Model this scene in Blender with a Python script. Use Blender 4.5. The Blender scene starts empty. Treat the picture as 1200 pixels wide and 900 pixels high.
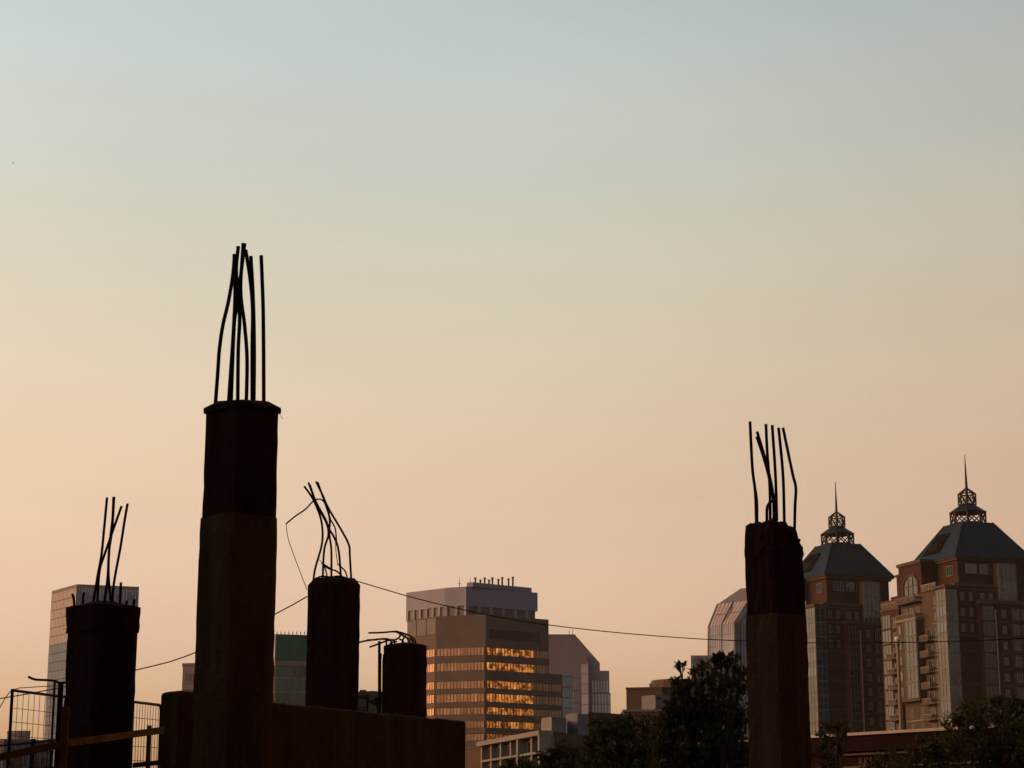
import bpy, bmesh, math, random
import numpy as np
from mathutils import Vector, Matrix

random.seed(7)
rng = np.random.default_rng(7)
R = math.radians
scene = bpy.context.scene
COL = scene.collection

# ------------------------------------------------------------------ camera
F_PX, PITCH, CAM_Z = 2350.0, R(13.17), 1.6
cam_data = bpy.data.cameras.new('camera')
cam_data.sensor_width = 36.0
cam_data.lens = F_PX / 1200.0 * 36.0
cam_data.clip_start = 0.1
cam_data.clip_end = 12000
cam = bpy.data.objects.new('camera', cam_data)
cam.location = (0, 0, CAM_Z)
cam.rotation_euler = (R(90) + PITCH, 0, 0)
COL.objects.link(cam)
scene.camera = cam

# ------------------------------------------------------------------ sky, sun, exposure
SUN_EL, SUN_AZ = 8.0, -98.0            # low sun, out of frame to the left
world = bpy.data.worlds.new('World')
scene.world = world
world.use_nodes = True
wn, wl = world.node_tree.nodes, world.node_tree.links
sky = wn.new('ShaderNodeTexSky')
sky.sky_type = 'NISHITA'
sky.sun_disc = False
sky.sun_elevation = R(SUN_EL)
sky.sun_rotation = R(SUN_AZ)
sky.air_density = 1.0
sky.dust_density = 3.0
sky.ozone_density = 1.0
# wildfire smoke: the air tints the clear sky, more so towards the horizon
tc = wn.new('ShaderNodeTexCoord')
sep = wn.new('ShaderNodeSeparateXYZ')
wl.new(tc.outputs['Generated'], sep.inputs[0])
ramp = wn.new('ShaderNodeValToRGB')
ramp.color_ramp.interpolation = 'B_SPLINE'
els = ramp.color_ramp.elements
SMOKE = [(0.00, (0.53, 0.38, 0.365)), (0.10, (0.67, 0.415, 0.42)), (0.22, (0.92, 0.50, 0.28)),
         (0.42, (0.98, 0.88, 0.71)), (0.62, (0.52, 0.43, 0.36)), (1.00, (0.22, 0.19, 0.165))]
els[0].position, els[0].color = SMOKE[0][0], (*SMOKE[0][1], 1)
els[1].position, els[1].color = SMOKE[-1][0], (*SMOKE[-1][1], 1)
for p, c in SMOKE[1:-1]:
    e = els.new(p)
    e.color = (*c, 1)
wl.new(sep.outputs['Z'], ramp.inputs[0])
mul = wn.new('ShaderNodeMix')
mul.data_type = 'RGBA'
mul.blend_type = 'MULTIPLY'
mul.inputs['Factor'].default_value = 1.0
wl.new(sky.outputs[0], mul.inputs['A'])
wl.new(ramp.outputs[0], mul.inputs['B'])
# the smoke is thicker and browner away from the sun
ramp2 = wn.new('ShaderNodeValToRGB')
ramp2.color_ramp.interpolation = 'B_SPLINE'
e2 = ramp2.color_ramp.elements
e2[0].position, e2[0].color = 0.0, (1.0, 1.0, 1.0, 1)
e2[1].position, e2[1].color = 1.0, (0.64, 0.56, 0.51, 1)
for p, c in ((0.5, (0.99, 0.97, 0.91)), (0.75, (0.74, 0.66, 0.61))):
    e = e2.new(p)
    e.color = (*c, 1)
mrx = wn.new('ShaderNodeMapRange')
mrx.inputs['From Min'].default_value = -0.5
mrx.inputs['From Max'].default_value = 0.5
wl.new(sep.outputs['X'], mrx.inputs['Value'])
wl.new(mrx.outputs[0], ramp2.inputs[0])
mul2 = wn.new('ShaderNodeMix')
mul2.data_type = 'RGBA'
mul2.blend_type = 'MULTIPLY'
mul2.inputs['Factor'].default_value = 1.0
wl.new(mul.outputs['Result'], mul2.inputs['A'])
wl.new(ramp2.outputs[0], mul2.inputs['B'])
# faint uneven layering of the smoke
mps = wn.new('ShaderNodeMapping')
mps.inputs['Scale'].default_value = (2.0, 2.0, 9.0)
wl.new(tc.outputs['Generated'], mps.inputs[0])
nzs = wn.new('ShaderNodeTexNoise')
nzs.inputs['Scale'].default_value = 1.6
nzs.inputs['Detail'].default_value = 3
wl.new(mps.outputs[0], nzs.inputs['Vector'])
mrs = wn.new('ShaderNodeMapRange')
mrs.inputs['From Min'].default_value = 0.25
mrs.inputs['From Max'].default_value = 0.75
mrs.inputs['To Min'].default_value = 0.965
mrs.inputs['To Max'].default_value = 1.035
wl.new(nzs.outputs['Fac'], mrs.inputs['Value'])
sc3 = wn.new('ShaderNodeVectorMath')
sc3.operation = 'SCALE'
wl.new(mul2.outputs['Result'], sc3.inputs[0])
wl.new(mrs.outputs[0], sc3.inputs['Scale'])
wl.new(sc3.outputs[0], wn['Background'].inputs[0])
wn['Background'].inputs[1].default_value = 0.15

sun_data = bpy.data.lights.new('sun', 'SUN')
sun_data.energy = 0.07
sun_data.angle = R(1.5)
sun_data.color = (1.0, 0.62, 0.34)
sun = bpy.data.objects.new('sun', sun_data)
sd = Vector((math.sin(R(SUN_AZ)) * math.cos(R(SUN_EL)), math.cos(R(SUN_AZ)) * math.cos(R(SUN_EL)), math.sin(R(SUN_EL))))
sun.rotation_euler = (-sd).to_track_quat('-Z', 'Y').to_euler()
sun.location = (-60, 10, 60)
COL.objects.link(sun)

vs = scene.view_settings
vs.view_transform = 'Standard'
vs.look = 'None'
vs.exposure = 2.15
vs.gamma = 1.0
vs.use_curve_mapping = False
scene.cycles.use_denoising = True
scene.cycles.max_bounces = 8
scene.cycles.volume_bounces = 1

# ------------------------------------------------------------------ helpers
SP, CP = math.sin(PITCH), math.cos(PITCH)


def at(px, py, Y):
    """point on the ray through a pixel of the 1200x900 photograph, at depth Y"""
    a, b = (px - 600) / F_PX, -(py - 450) / F_PX
    d = Vector((a, CP - b * SP, SP + b * CP))
    return Vector((0, 0, CAM_Z)) + d * (Y / d.y)


def tag(o, label, cat, group=None, kind=None):
    o['label'] = label
    o['category'] = cat
    if group:
        o['group'] = group
    if kind:
        o['kind'] = kind
    return o


def empty(name, loc, label=None, cat=None, group=None):
    o = bpy.data.objects.new(name, None)
    o.location = loc
    o.empty_display_size = 0.3
    COL.objects.link(o)
    if label:
        tag(o, label, cat, group)
    return o


class MB:
    def __init__(self):
        self.v, self.f = [], []

    def add(self, vs_, fs):
        n = len(self.v)
        self.v += [tuple(p) for p in vs_]
        self.f += [tuple(i + n for i in f) for f in fs]

    def hexa(self, p):  # 8 points: bottom ring 0-3, top ring 4-7
        self.add(p, [(3, 2, 1, 0), (4, 5, 6, 7), (0, 1, 5, 4), (1, 2, 6, 5), (2, 3, 7, 6), (3, 0, 4, 7)])

    def box(self, x0, x1, y0, y1, z0, z1):
        self.hexa([(x0, y0, z0), (x1, y0, z0), (x1, y1, z0), (x0, y1, z0),
                   (x0, y0, z1), (x1, y0, z1), (x1, y1, z1), (x0, y1, z1)])

    def prism(self, pts, z0, z1, pts_top=None):
        n = len(pts)
        t = pts_top or pts
        g = lambda z: z if callable(z) else (lambda i: z)
        za, zb = g(z0), g(z1)
        vv = [(p[0], p[1], za(i)) for i, p in enumerate(pts)] + [(p[0], p[1], zb(i)) for i, p in enumerate(t)]
        fs = [tuple(range(n - 1, -1, -1)), tuple(range(n, 2 * n))]
        fs += [(i, (i + 1) % n, n + (i + 1) % n, n + i) for i in range(n)]
        self.add(vv, fs)

    def fbox(self, fr, u0, u1, z0, z1, n0, n1):
        """box on a facade: fr = (origin xy, unit along, unit outward)"""
        o, u, n = fr
        P = lambda a, b, z: (o[0] + u[0] * a + n[0] * b, o[1] + u[1] * a + n[1] * b, z)
        self.hexa([P(u0, n1, z0), P(u1, n1, z0), P(u1, n0, z0), P(u0, n0, z0),
                   P(u0, n1, z1), P(u1, n1, z1), P(u1, n0, z1), P(u0, n0, z1)])

    def bar(self, a, b, r, sides=6, r2=None):
        self.tube([a, b], r if r2 is None else [r, r2], sides)

    def tube(self, pts, r, sides=8, cap=True):
        pts = [Vector(p) for p in pts]
        n = len(pts)
        rs = r if hasattr(r, '__len__') else [r] * n
        t0 = (pts[1] - pts[0]).normalized()
        ref = Vector((0, 0, 1)) if abs(t0.z) < 0.9 else Vector((1, 0, 0))
        x = t0.cross(ref).normalized()
        vv, fs = [], []
        for i in range(n):
            t = (pts[min(i + 1, n - 1)] - pts[max(i - 1, 0)])
            if t.length < 1e-9:
                t = t0
            t.normalize()
            x = (x - t * x.dot(t)).normalized()
            y = t.cross(x)
            for k in range(sides):
                a = 2 * math.pi * k / sides
                vv.append(pts[i] + (x * math.cos(a) + y * math.sin(a)) * rs[i])
        for i in range(n - 1):
            for k in range(sides):
                k2 = (k + 1) % sides
                fs.append((i * sides + k, i * sides + k2, (i + 1) * sides + k2, (i + 1) * sides + k))
        if cap:
            fs.append(tuple(range(sides - 1, -1, -1)))
            fs.append(tuple(range((n - 1) * sides, n * sides)))
        self.add(vv, fs)

    def mesh(self, name, mat, off=(0, 0, 0), smooth=False):
        me = bpy.data.meshes.new(name)
        off = Vector(off)
        me.from_pydata([Vector(p) - off for p in self.v], [], self.f)
        if mat:
            me.materials.append(mat)
        if smooth:
            me.polygons.foreach_set('use_smooth', [True] * len(me.polygons))
        me.update()
        bm = bmesh.new()
        bm.from_mesh(me)
        bmesh.ops.recalc_face_normals(bm, faces=bm.faces)
        bm.to_mesh(me)
        bm.free()
        return me

    def build(self, name, mat, parent=None, smooth=False, origin=None):
        """link as one object; coordinates are world ones, origin at the parent's (or given) place"""
        loc = wloc(parent) if parent else Vector(origin or (0, 0, 0))
        o = bpy.data.objects.new(name, self.mesh(name, mat, loc, smooth))
        COL.objects.link(o)
        if parent:
            o.parent = parent
        else:
            o.location = loc
        return o


def wloc(o):
    v = Vector(o.location)
    while o.parent:
        o = o.parent
        v += Vector(o.location)
    return v


def put(name, me, parent, loc):
    """a copy of a shared mesh at a world place (parents carry no rotation)"""
    o = bpy.data.objects.new(name, me)
    COL.objects.link(o)
    if parent:
        o.parent = parent
        o.location = Vector(loc) - wloc(parent)
    else:
        o.location = loc
    return o


def smooth_path(pts, step):
    """Catmull-Rom through the points, resampled"""
    pts = [Vector(p) for p in pts]
    if len(pts) == 2:
        n = max(2, int((pts[1] - pts[0]).length / step))
        return [pts[0].lerp(pts[1], i / n) for i in range(n + 1)]
    P = [pts[0] * 2 - pts[1]] + pts + [pts[-1] * 2 - pts[-2]]
    out = []
    for i in range(1, len(P) - 2):
        a, b, c, d = P[i - 1], P[i], P[i + 1], P[i + 2]
        n = max(2, int((c - b).length / step))
        for k in range(n):
            t = k / n
            out.append(0.5 * ((2 * b) + (c - a) * t + (2 * a - 5 * b + 4 * c - d) * t * t + (3 * b - a - 3 * c + d) * t ** 3))
    out.append(pts[-1])
    return out


# ------------------------------------------------------------------ materials
def mat(name, col, rough=0.85, metal=0.0, var=0.25, scale=1.0, bump=0.0, bscale=20.0, rnd=0.0, spec=None, streak=False, trans=0.0, ior=1.5, nlim=(0.3, 0.7)):
    m = bpy.data.materials.new(name)
    m.use_nodes = True
    n, l = m.node_tree.nodes, m.node_tree.links
    b = n['Principled BSDF']
    b.inputs['Roughness'].default_value = rough
    b.inputs['Metallic'].default_value = metal
    b.inputs['Specular IOR Level'].default_value = (0.5 if rough < 0.3 else 0.12) if spec is None else spec
    b.inputs['IOR'].default_value = ior
    geo = n.new('ShaderNodeNewGeometry')
    vec = geo.outputs['Position']
    if streak:
        mp = n.new('ShaderNodeMapping')
        mp.inputs['Scale'].default_value = (1, 1, 0.12)
        l.new(vec, mp.inputs[0])
        vec = mp.outputs[0]
    nz = n.new('ShaderNodeTexNoise')
    nz.inputs['Scale'].default_value = scale
    nz.inputs['Detail'].default_value = 8
    nz.inputs['Roughness'].default_value = 0.62
    l.new(vec, nz.inputs['Vector'])
    mr = n.new('ShaderNodeMapRange')
    mr.inputs['From Min'].default_value = nlim[0]
    mr.inputs['From Max'].default_value = nlim[1]
    mr.inputs['To Min'].default_value = 1 - var
    mr.inputs['To Max'].default_value = 1 + var
    l.new(nz.outputs['Fac'], mr.inputs['Value'])
    val = mr.outputs[0]
    if rnd:
        oi = n.new('ShaderNodeObjectInfo')
        mr2 = n.new('ShaderNodeMapRange')
        mr2.inputs['To Min'].default_value = 1 - rnd
        mr2.inputs['To Max'].default_value = 1 + rnd
        ad = n.new('ShaderNodeMath')
        ad.operation = 'ADD'
        fr = n.new('ShaderNodeMath')
        fr.operation = 'FRACT'
        l.new(oi.outputs['Random'], ad.inputs[0])
        l.new(geo.outputs['Random Per Island'], ad.inputs[1])
        l.new(ad.outputs[0], fr.inputs[0])
        l.new(fr.outputs[0], mr2.inputs['Value'])
        mm = n.new('ShaderNodeMath')
        mm.operation = 'MULTIPLY'
        l.new(val, mm.inputs[0])
        l.new(mr2.outputs[0], mm.inputs[1])
        val = mm.outputs[0]
    mx = n.new('ShaderNodeVectorMath')
    mx.operation = 'SCALE'
    mx.inputs[0].default_value = col
    l.new(val, mx.inputs['Scale'])
    l.new(mx.outputs[0], b.inputs['Base Color'])
    if trans:
        b.inputs['Subsurface Weight'].default_value = 0
    if bump:
        n2 = n.new('ShaderNodeTexNoise')
        n2.inputs['Scale'].default_value = bscale
        n2.inputs['Detail'].default_value = 6
        l.new(geo.outputs['Position'], n2.inputs['Vector'])
        bp = n.new('ShaderNodeBump')
        bp.inputs['Strength'].default_value = 1.0
        bp.inputs['Distance'].default_value = bump
        l.new(n2.outputs['Fac'], bp.inputs['Height'])
        l.new(bp.outputs[0], b.inputs['Normal'])
    return m


M = {}
M['ground'] = mat('packed_earth', (0.06, 0.045, 0.035), 0.95, var=0.4, scale=0.4, bump=0.02, bscale=8)
M['slab'] = mat('site_slab', (0.10, 0.085, 0.07), 0.9, var=0.3, scale=1.5, bump=0.004)
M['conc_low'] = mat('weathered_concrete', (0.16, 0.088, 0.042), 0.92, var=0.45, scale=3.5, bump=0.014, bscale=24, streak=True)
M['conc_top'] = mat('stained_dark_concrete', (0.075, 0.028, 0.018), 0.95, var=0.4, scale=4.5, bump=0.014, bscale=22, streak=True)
M['rebar'] = mat('rusty_steel', (0.05, 0.022, 0.014), 0.8, metal=0.2, var=0.5, scale=40)
M['wire'] = mat('dark_wire', (0.03, 0.022, 0.02), 0.7, var=0.2)
M['steel'] = mat('dark_painted_steel', (0.04, 0.03, 0.028), 0.6, metal=0.3, var=0.3, scale=10)
M['galv'] = mat('dull_galvanised_wire', (0.10, 0.07, 0.055), 0.6, metal=0.5, var=0.3, scale=10)
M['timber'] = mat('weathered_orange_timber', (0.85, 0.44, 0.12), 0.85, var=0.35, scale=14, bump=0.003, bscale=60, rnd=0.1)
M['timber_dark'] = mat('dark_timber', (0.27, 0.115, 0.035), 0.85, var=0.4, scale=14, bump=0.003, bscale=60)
# towers and far buildings
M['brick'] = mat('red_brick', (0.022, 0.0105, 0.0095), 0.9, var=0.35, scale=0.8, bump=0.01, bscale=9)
M['stone'] = mat('tan_stone', (0.034, 0.030, 0.026), 0.85, var=0.25, scale=0.6)
M['rail'] = mat('pale_balustrade', (0.10, 0.088, 0.076), 0.8, var=0.12)
M['roofmetal'] = mat('slate_blue_metal_roof', (0.005, 0.013, 0.026), 0.55, var=0.2, scale=0.5, spec=0.10)
M['lattice'] = mat('dark_lattice_steel', (0.012, 0.008, 0.008), 0.6, var=0.2)
M['glass'] = mat('blue_grey_glass', (0.009, 0.027, 0.045), 0.06, var=0.1, scale=0.3, rnd=0.55, ior=1.48)
M['glass_pale'] = mat('pale_glass', (0.022, 0.040, 0.058), 0.10, var=0.1, scale=0.3, rnd=0.5, ior=1.48)
M['glass_dark'] = mat('dark_window_glass', (0.010, 0.011, 0.014), 0.06, var=0.1, scale=0.3, rnd=0.4, ior=1.4)
M['frame'] = mat('window_frame', (0.085, 0.088, 0.092), 0.6, var=0.1)
M['spandrel'] = mat('grey_spandrel', (0.05, 0.05, 0.056), 0.6, var=0.1)
M['brownclad'] = mat('brown_cladding', (0.052, 0.043, 0.045), 0.8, var=0.15, scale=0.15)
M['penthouse'] = mat('pale_mauve_metal', (0.10, 0.11, 0.178), 0.6, var=0.1, scale=0.15, streak=True)
M['louvre'] = mat('dark_louvre', (0.018, 0.02, 0.018), 0.7, var=0.2)
M['gold'] = mat('painted_sun_glints', (0.58, 0.295, 0.095), 0.10, metal=1.0, var=0.85, scale=0.75, rnd=0.35, nlim=(0.42, 0.58))  # sun glints put into the pane colour as gold blotches
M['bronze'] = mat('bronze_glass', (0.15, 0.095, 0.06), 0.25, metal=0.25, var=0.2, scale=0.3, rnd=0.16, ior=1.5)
M['palepanel'] = mat('pale_panel', (0.19, 0.188, 0.21), 0.7, var=0.1, scale=0.1)
M['blueglass'] = mat('blue_curtain_wall', (0.06, 0.105, 0.175), 0.35, var=0.1, scale=0.1, rnd=0.1, ior=1.3)
M['pinkstone'] = mat('pinkish_granite', (0.085, 0.083, 0.11), 0.8, var=0.1, scale=0.1)
M['pinkglass'] = mat('rosy_curtain_wall', (0.24, 0.23, 0.27), 0.3, var=0.1, scale=0.1, rnd=0.15, ior=1.5)
M['green'] = mat('green_metal_cladding', (0.022, 0.062, 0.048), 0.6, var=0.1, scale=0.2)
M['white'] = mat('white_render', (0.095, 0.096, 0.102), 0.8, var=0.12, scale=0.5)
M['greybox'] = mat('grey_render', (0.078, 0.08, 0.096), 0.8, var=0.12, scale=0.5)
M['darkbrown'] = mat('dark_brown_facade', (0.042, 0.032, 0.027), 0.85, var=0.15, scale=0.3)
M['maroon'] = mat('maroon_fascia', (0.013, 0.0025, 0.0025), 0.7, var=0.25, scale=2, spec=0.05)
M['coping'] = mat('pale_metal_coping', (0.36, 0.32, 0.30), 0.5, var=0.1)
M['letter'] = mat('dull_brass_letters', (0.085, 0.062, 0.04), 0.6, var=0.15)
M['teal'] = mat('teal_glass', (0.012, 0.045, 0.055), 0.08, var=0.1, scale=0.3, rnd=0.4, ior=1.45)
M['clere'] = mat('dusty_clerestory_glass', (0.05, 0.048, 0.06), 0.5, var=0.15, scale=0.3)
M['recess_shade'] = mat('painted_recess_shade', (0.003, 0.003, 0.004), 0.9, var=0.1, spec=0.02)  # near black puts the shade of the dormer recess into the colour
M['facet'] = mat('silvery_facade_glass', (0.11, 0.14, 0.21), 0.3, var=0.1, scale=0.1, ior=1.4)
M['pole'] = mat('grey_pole', (0.12, 0.105, 0.09), 0.6, var=0.1)
M['globe'] = mat('frosted_globe', (0.33, 0.3, 0.28), 0.3, var=0.05)
M['bark'] = mat('bark', (0.05, 0.035, 0.025), 0.95, var=0.4, scale=12)
M['shade_brick'] = mat('blocker_brick', (0.10, 0.065, 0.05), 0.9, var=0.2, scale=1)
M['bird'] = mat('grey_feathers', (0.10, 0.10, 0.09), 0.9, var=0.1)


def leaf_mat(name, col):
    m = mat(name, col, 0.6, var=0.2, scale=2.0, rnd=0.55)
    n, l = m.node_tree.nodes, m.node_tree.links
    b = n['Principled BSDF']
    t = n.new('ShaderNodeBsdfTranslucent')
    t.inputs[0].default_value = (col[0] * 1.3, col[1] * 1.3, col[2] * 0.6, 1)
    mix = n.new('ShaderNodeMixShader')
    mix.inputs[0].default_value = 0.3
    out = n['Material Output']
    l.new(b.outputs[0], mix.inputs[1])
    l.new(t.outputs[0], mix.inputs[2])
    l.new(mix.outputs[0], out.inputs[0])
    return m


M['leaf'] = leaf_mat('dark_green_leaves', (0.058, 0.043, 0.013))
M['leaf2'] = leaf_mat('olive_leaves', (0.07, 0.058, 0.018))

# ------------------------------------------------------------------ ground, site podium
g = MB()
g.box(-1400, 1400, -500, 1400, -0.5, 0.0)
o = g.build('ground', M['ground'])
o['kind'] = 'structure'
POD = 1.2
g = MB()
g.prism([(-9, 13.5), (6.5, 13.5), (6.5, 40), (-14, 40)], 0.004, POD)
o = g.build('site_slab', M['slab'])
o['kind'] = 'structure'

# ------------------------------------------------------------------ twin residential towers
def unit(a):
    return Vector((math.cos(a), math.sin(a)))


SH = 3.1
MESH = {}


def window_mesh(key, fr, w, h, fm, pm, cols=2, rows=1, depth=0.12, t=0.10):
    """frame and pane meshes for a window facing fr's normal, origin at its lower middle"""
    k = (key, round(w, 3), round(h, 3), cols, rows, fm.name, pm.name)
    if k not in MESH:
        o0 = ((0, 0), fr[1], fr[2])
        a = MB()
        a.fbox(o0, -w / 2, w / 2, 0, t, -0.05, depth)
        a.fbox(o0, -w / 2, w / 2, h - t, h, -0.05, depth)
        xs = [-w / 2 + t / 2 + i * (w - t) / cols for i in range(cols + 1)]
        for x in xs:
            a.fbox(o0, x - t / 2, x + t / 2, t, h - t, -0.05, depth - 0.004)
        for j in range(1, rows):
            z = h * j / rows
            a.fbox(o0, -w / 2 + t, w / 2 - t, z - t / 2, z + t / 2, -0.05, depth - 0.02)
        b = MB()
        b.fbox(o0, -w / 2 + t * 0.5, w / 2 - t * 0.5, t * 0.5, h - t * 0.5, -0.06, 0.05)
        MESH[k] = (a.mesh('window', fm), b.mesh('pane', pm))
    return MESH[k]


def window(parent, key, fr, u, z, w, h, fm=None, pm=None, cols=2, rows=1, n=0.0, depth=0.12, t=0.10, name='window'):
    fm, pm = fm or M['frame'], pm or M['glass']
    a, b = window_mesh(key, fr, w, h, fm, pm, cols, rows, depth, t)
    o, uu, nn = fr
    p = Vector((o[0] + uu[0] * u + nn[0] * n, o[1] + uu[1] * u + nn[1] * n, z))
    f = put(name, a, parent, p)
    put('pane', b, f, p)
    return f


def part_box(parent, name, m, fr, u0, u1, z0, z1, n0, n1):
    b = MB()
    b.fbox(fr, u0, u1, z0, z1, n0, n1)
    return b.build(name, m, parent)


def balcony(parent, key, fr, u, z, w, d):
    k = ('balc', key, w, d)
    if k not in MESH:
        o0 = ((0, 0), fr[1], fr[2])
        s = MB()
        s.fbox(o0, -w / 2, w / 2, -0.2, 0.0, 0, d)
        r = MB()
        r.fbox(o0, -w / 2, w / 2, 1.0, 1.12, d - 0.14, d)
        n = max(3, int(w / 0.45))
        for i in range(n + 1):
            x = -w / 2 + 0.07 + i * (w - 0.14) / n
            r.fbox(o0, x - 0.07, x + 0.07, 0.0, 1.0, d - 0.13, d - 0.01)
        for sx in (-1, 1):
            r.fbox(o0, sx * (w / 2 - 0.06) - 0.06, sx * (w / 2 - 0.06) + 0.06, 0.55, 1.0, 0, d - 0.15)
        MESH[k] = (s.mesh('balcony', M['stone']), r.mesh('railing', M['rail']))
    o, uu, nn = fr
    p = Vector((o[0] + uu[0] * u, o[1] + uu[1] * u, z))
    b = put('balcony', MESH[k][0], parent, p)
    put('railing', MESH[k][1], b, p)


def tower(px, py, D, alpha, label, key, dz=0.0):
    c = at(px, py, D)                       # the near corner of the body
    root = empty('apartment_tower', (c.x, c.y, 0), label, 'tower', 'twin brick apartment towers with pyramid roofs')
    a = R(alpha)
    U = unit(a)                             # along the right-hand face, going away
    V = unit(a + math.pi / 2)               # along the left-hand face, going away
    O = Vector((c.x, c.y))
    FRr = (O, U, -V)                        # right-hand face
    FRl = (O, V, -U)                        # left-hand face
    P = lambda u, v: O + U * u + V * v
    ZB = 53.4 + dz * 0.5                               # body parapet
    ZE = 58.8 + dz                               # eaves
    W = 17.0
    # main body
    b = MB()
    b.prism([P(2.7, 3.9), P(25, 3.9), P(25, 26), P(2.7, 26)], 0, ZB)
    b.build('wall', M['brick'], root)
    b = MB()                                # left wing
    b.prism([P(0.9, 4.0), P(2.69, 4.0), P(2.69, 27), P(0.9, 27)], 0, ZB - 1.0)
    b.build('wall', M['stone'], root)
    b = MB()
    b.prism([P(0.45, 19), P(0.89, 19), P(0.89, 26.4), P(0.45, 26.4)], 0, ZB - 3.2)
    b.build('wall', M['brick'], root)
    b = MB()
    b.prism([P(0.3, 18.8), P(1.6, 18.8), P(1.6, 26.6), P(0.3, 26.6)], ZB - 3.2, ZB - 2.7)
    b.build('cornice', M['stone'], root)
    # right-hand face: brick wall in front of the core, storey by storey
    FRw = (P(0, 3.9), U, -V)
    b = MB()
    b.prism([P(2.71, 1.2), P(24.5, 1.2), P(24.5, 3.89), P(2.71, 3.89)], 0, ZB - 0.6)
    b.build('wall', M['brick'], root)
    FRm = (P(0, 1.2), U, -V)
    for i in range(13):
        z = ZB - 1.0 - SH * i
        part_box(root, 'stone_band', M['stone'], FRm, 2.72, 13.0, z - 0.2, z + 0.08, 0.0, 0.1)
        if i < 3:
            for u in (4.4, 6.4, 9.0, 11.0):
                window(root, key + 'm', FRm, u, z - 2.4, 0.9 if u in (4.4, 9.0) else 0.7, 1.6, cols=2, t=0.12)
    for u0, u1 in ((2.7, 12.6),):
        part_box(root, 'cornice', M['stone'], FRm, u0, u1, ZB - 0.6, ZB - 0.05, -1.0, 0.35)
    # tall glazed stair window high on the right-hand face
    for i in range(3):
        z = ZE - 2.9 - SH * i
        window(root, key + 's', FRm, 14.6, z - 1.5, 4.2, SH - 0.06, cols=4, rows=2, n=0.55, t=0.14, depth=0.2)
    part_box(root, 'stair_bay', M['stone'], FRm, 12.4, 16.8, ZE - 10.7, ZE - 1.2, -1.0, 0.46)
    # lower bay block on the right-hand face
    zc = 50.3
    b = MB()
    b.prism([P(7.6, -0.4), P(24, -0.4), P(24, 1.19), P(7.6, 1.19)], 0, zc - 0.8)
    b.build('wall', M['brick'], root)
    FRb = (P(0, -0.4), U, -V)
    part_box(root, 'cornice', M['stone'], FRb, 7.2, 24.4, zc - 0.8, zc, -1.55, 0.4)
    for i in range(12):
        z = zc - 1.2 - SH * i
        window(root, key + 'bg', FRb, 9.2, z - 2.9, 2.5, SH - 0.3, pm=M['glass_dark'], fm=M['spandrel'], cols=3, rows=2, n=0.02)
        part_box(root, 'stone_band', M['stone'], FRb, 11.05, 14.2, z - 0.12, z + 0.1, 0.0, 0.08)
        window(root, key + 'bw', FRb, 12.7, z - 2.3, 0.9, 1.5, cols=2, t=0.12)
        part_box(root, 'stone_panel', M['stone'], FRb, 14.4, 18.4, z - 3.0, z - 0.3, 0.0, 0.25)
        for u in (15.4, 17.3):
            window(root, key + 'bx', FRb, u, z - 2.5, 1.1, 1.9, pm=M['glass_dark'], cols=2, n=0.26)
    b = MB()
    b.tube([(*(P(10.75, -0.62)), 10), (*(P(10.75, -0.62)), zc - 2)], 0.15, 6)
    b.build('downpipe', M['rail'], root)
    # glazed corner bay
    b = MB()
    b.prism([P(0.12, 0.12), P(2.68, 0.12), P(2.68, 3.88), P(0.12, 3.88)], 0, ZB - 1.2)
    b.build('corner_bay', M['spandrel'], root)
    for i in range(14):
        z = ZB - 1.4 - SH * (i + 1)
        # left side: brighter light painted in by paler glass
        window(root, key + 'cl', (P(0.12, 0), V, -U), 2.0, z + 0.95, 3.6, SH - 1.0, pm=M['glass_pale'], cols=3, n=0.04)
        window(root, key + 'cl2', (P(0.12, 0), V, -U), 2.0, z, 3.6, 0.9, pm=M['glass'], cols=3, n=0.02)
        window(root, key + 'cr', (P(0, 0.12), U, -V), 1.4, z, 2.5, SH - 0.08, pm=M['glass'], cols=2, rows=2, n=0.04)
    part_box(root, 'corner_post', M['rail'], FRr, -0.08, 0.16, 0, ZB - 1.2, -0.2, 0.08)
    b = MB()
    b.prism([P(-0.35, -0.35), P(3.0, -0.35), P(3.0, 4.3), P(-0.35, 4.3)], ZB - 1.2, ZB - 0.62)
    b.build('cornice', M['stone'], root)
    # left face: windows, balconies, glazed tan bay, wing with balconies
    FL = (P(0.9, 0), V, -U)
    for i in range(14):
        z = ZB - 1.6 - SH * (i + 1)
        window(root, key + 'lw', FL, 5.3, z + 0.7, 1.3, 1.7, cols=2, t=0.12, n=0.02)
        if 1 < i < 12:
            window(root, key + 'ld', FL, 8.0, z + 0.1, 2.0, 2.3, pm=M['glass_dark'], cols=2, n=0.02)
            balcony(root, key + 'l', FL, 8.1, z, 3.2, 1.5)
        part_box(root, 'stone_band', M['rail'], FL, 4.02, 6.6, z + 0.1, z + 0.3, 0.0, 0.06)
    # two wide balconies under the arch
    for i in range(2):
        balcony(root, key + 'w', FL, 14.4, ZB - 2.6 - i * (SH + 0.3), 7.6, 1.7)
        for u in (12.2, 14.6, 17.0):
            window(root, key + 'wd', FL, u, ZB - 2.5 - i * (SH + 0.3), 1.8, 2.3, pm=M['glass_dark'], cols=2, n=0.02)
    # tan glazed bay
    zt, zl = ZB - 6.4, ZB - 6.4 - SH * 5
    b = MB()
    b.prism([P(-0.75, 10.2), P(0.88, 10.2), P(0.88, 18.4), P(-0.75, 18.4)], zl - 0.5, zt)
    b.build('bay', M['stone'], root)
    b = MB()
    b.prism([P(-1.05, 9.9), P(0.89, 9.9), P(0.89, 18.7), P(-1.05, 18.7)], zt, zt + 0.5)
    b.build('cornice', M['rail'], root)
    FBy = (P(-0.75, 0), V, -U)
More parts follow.
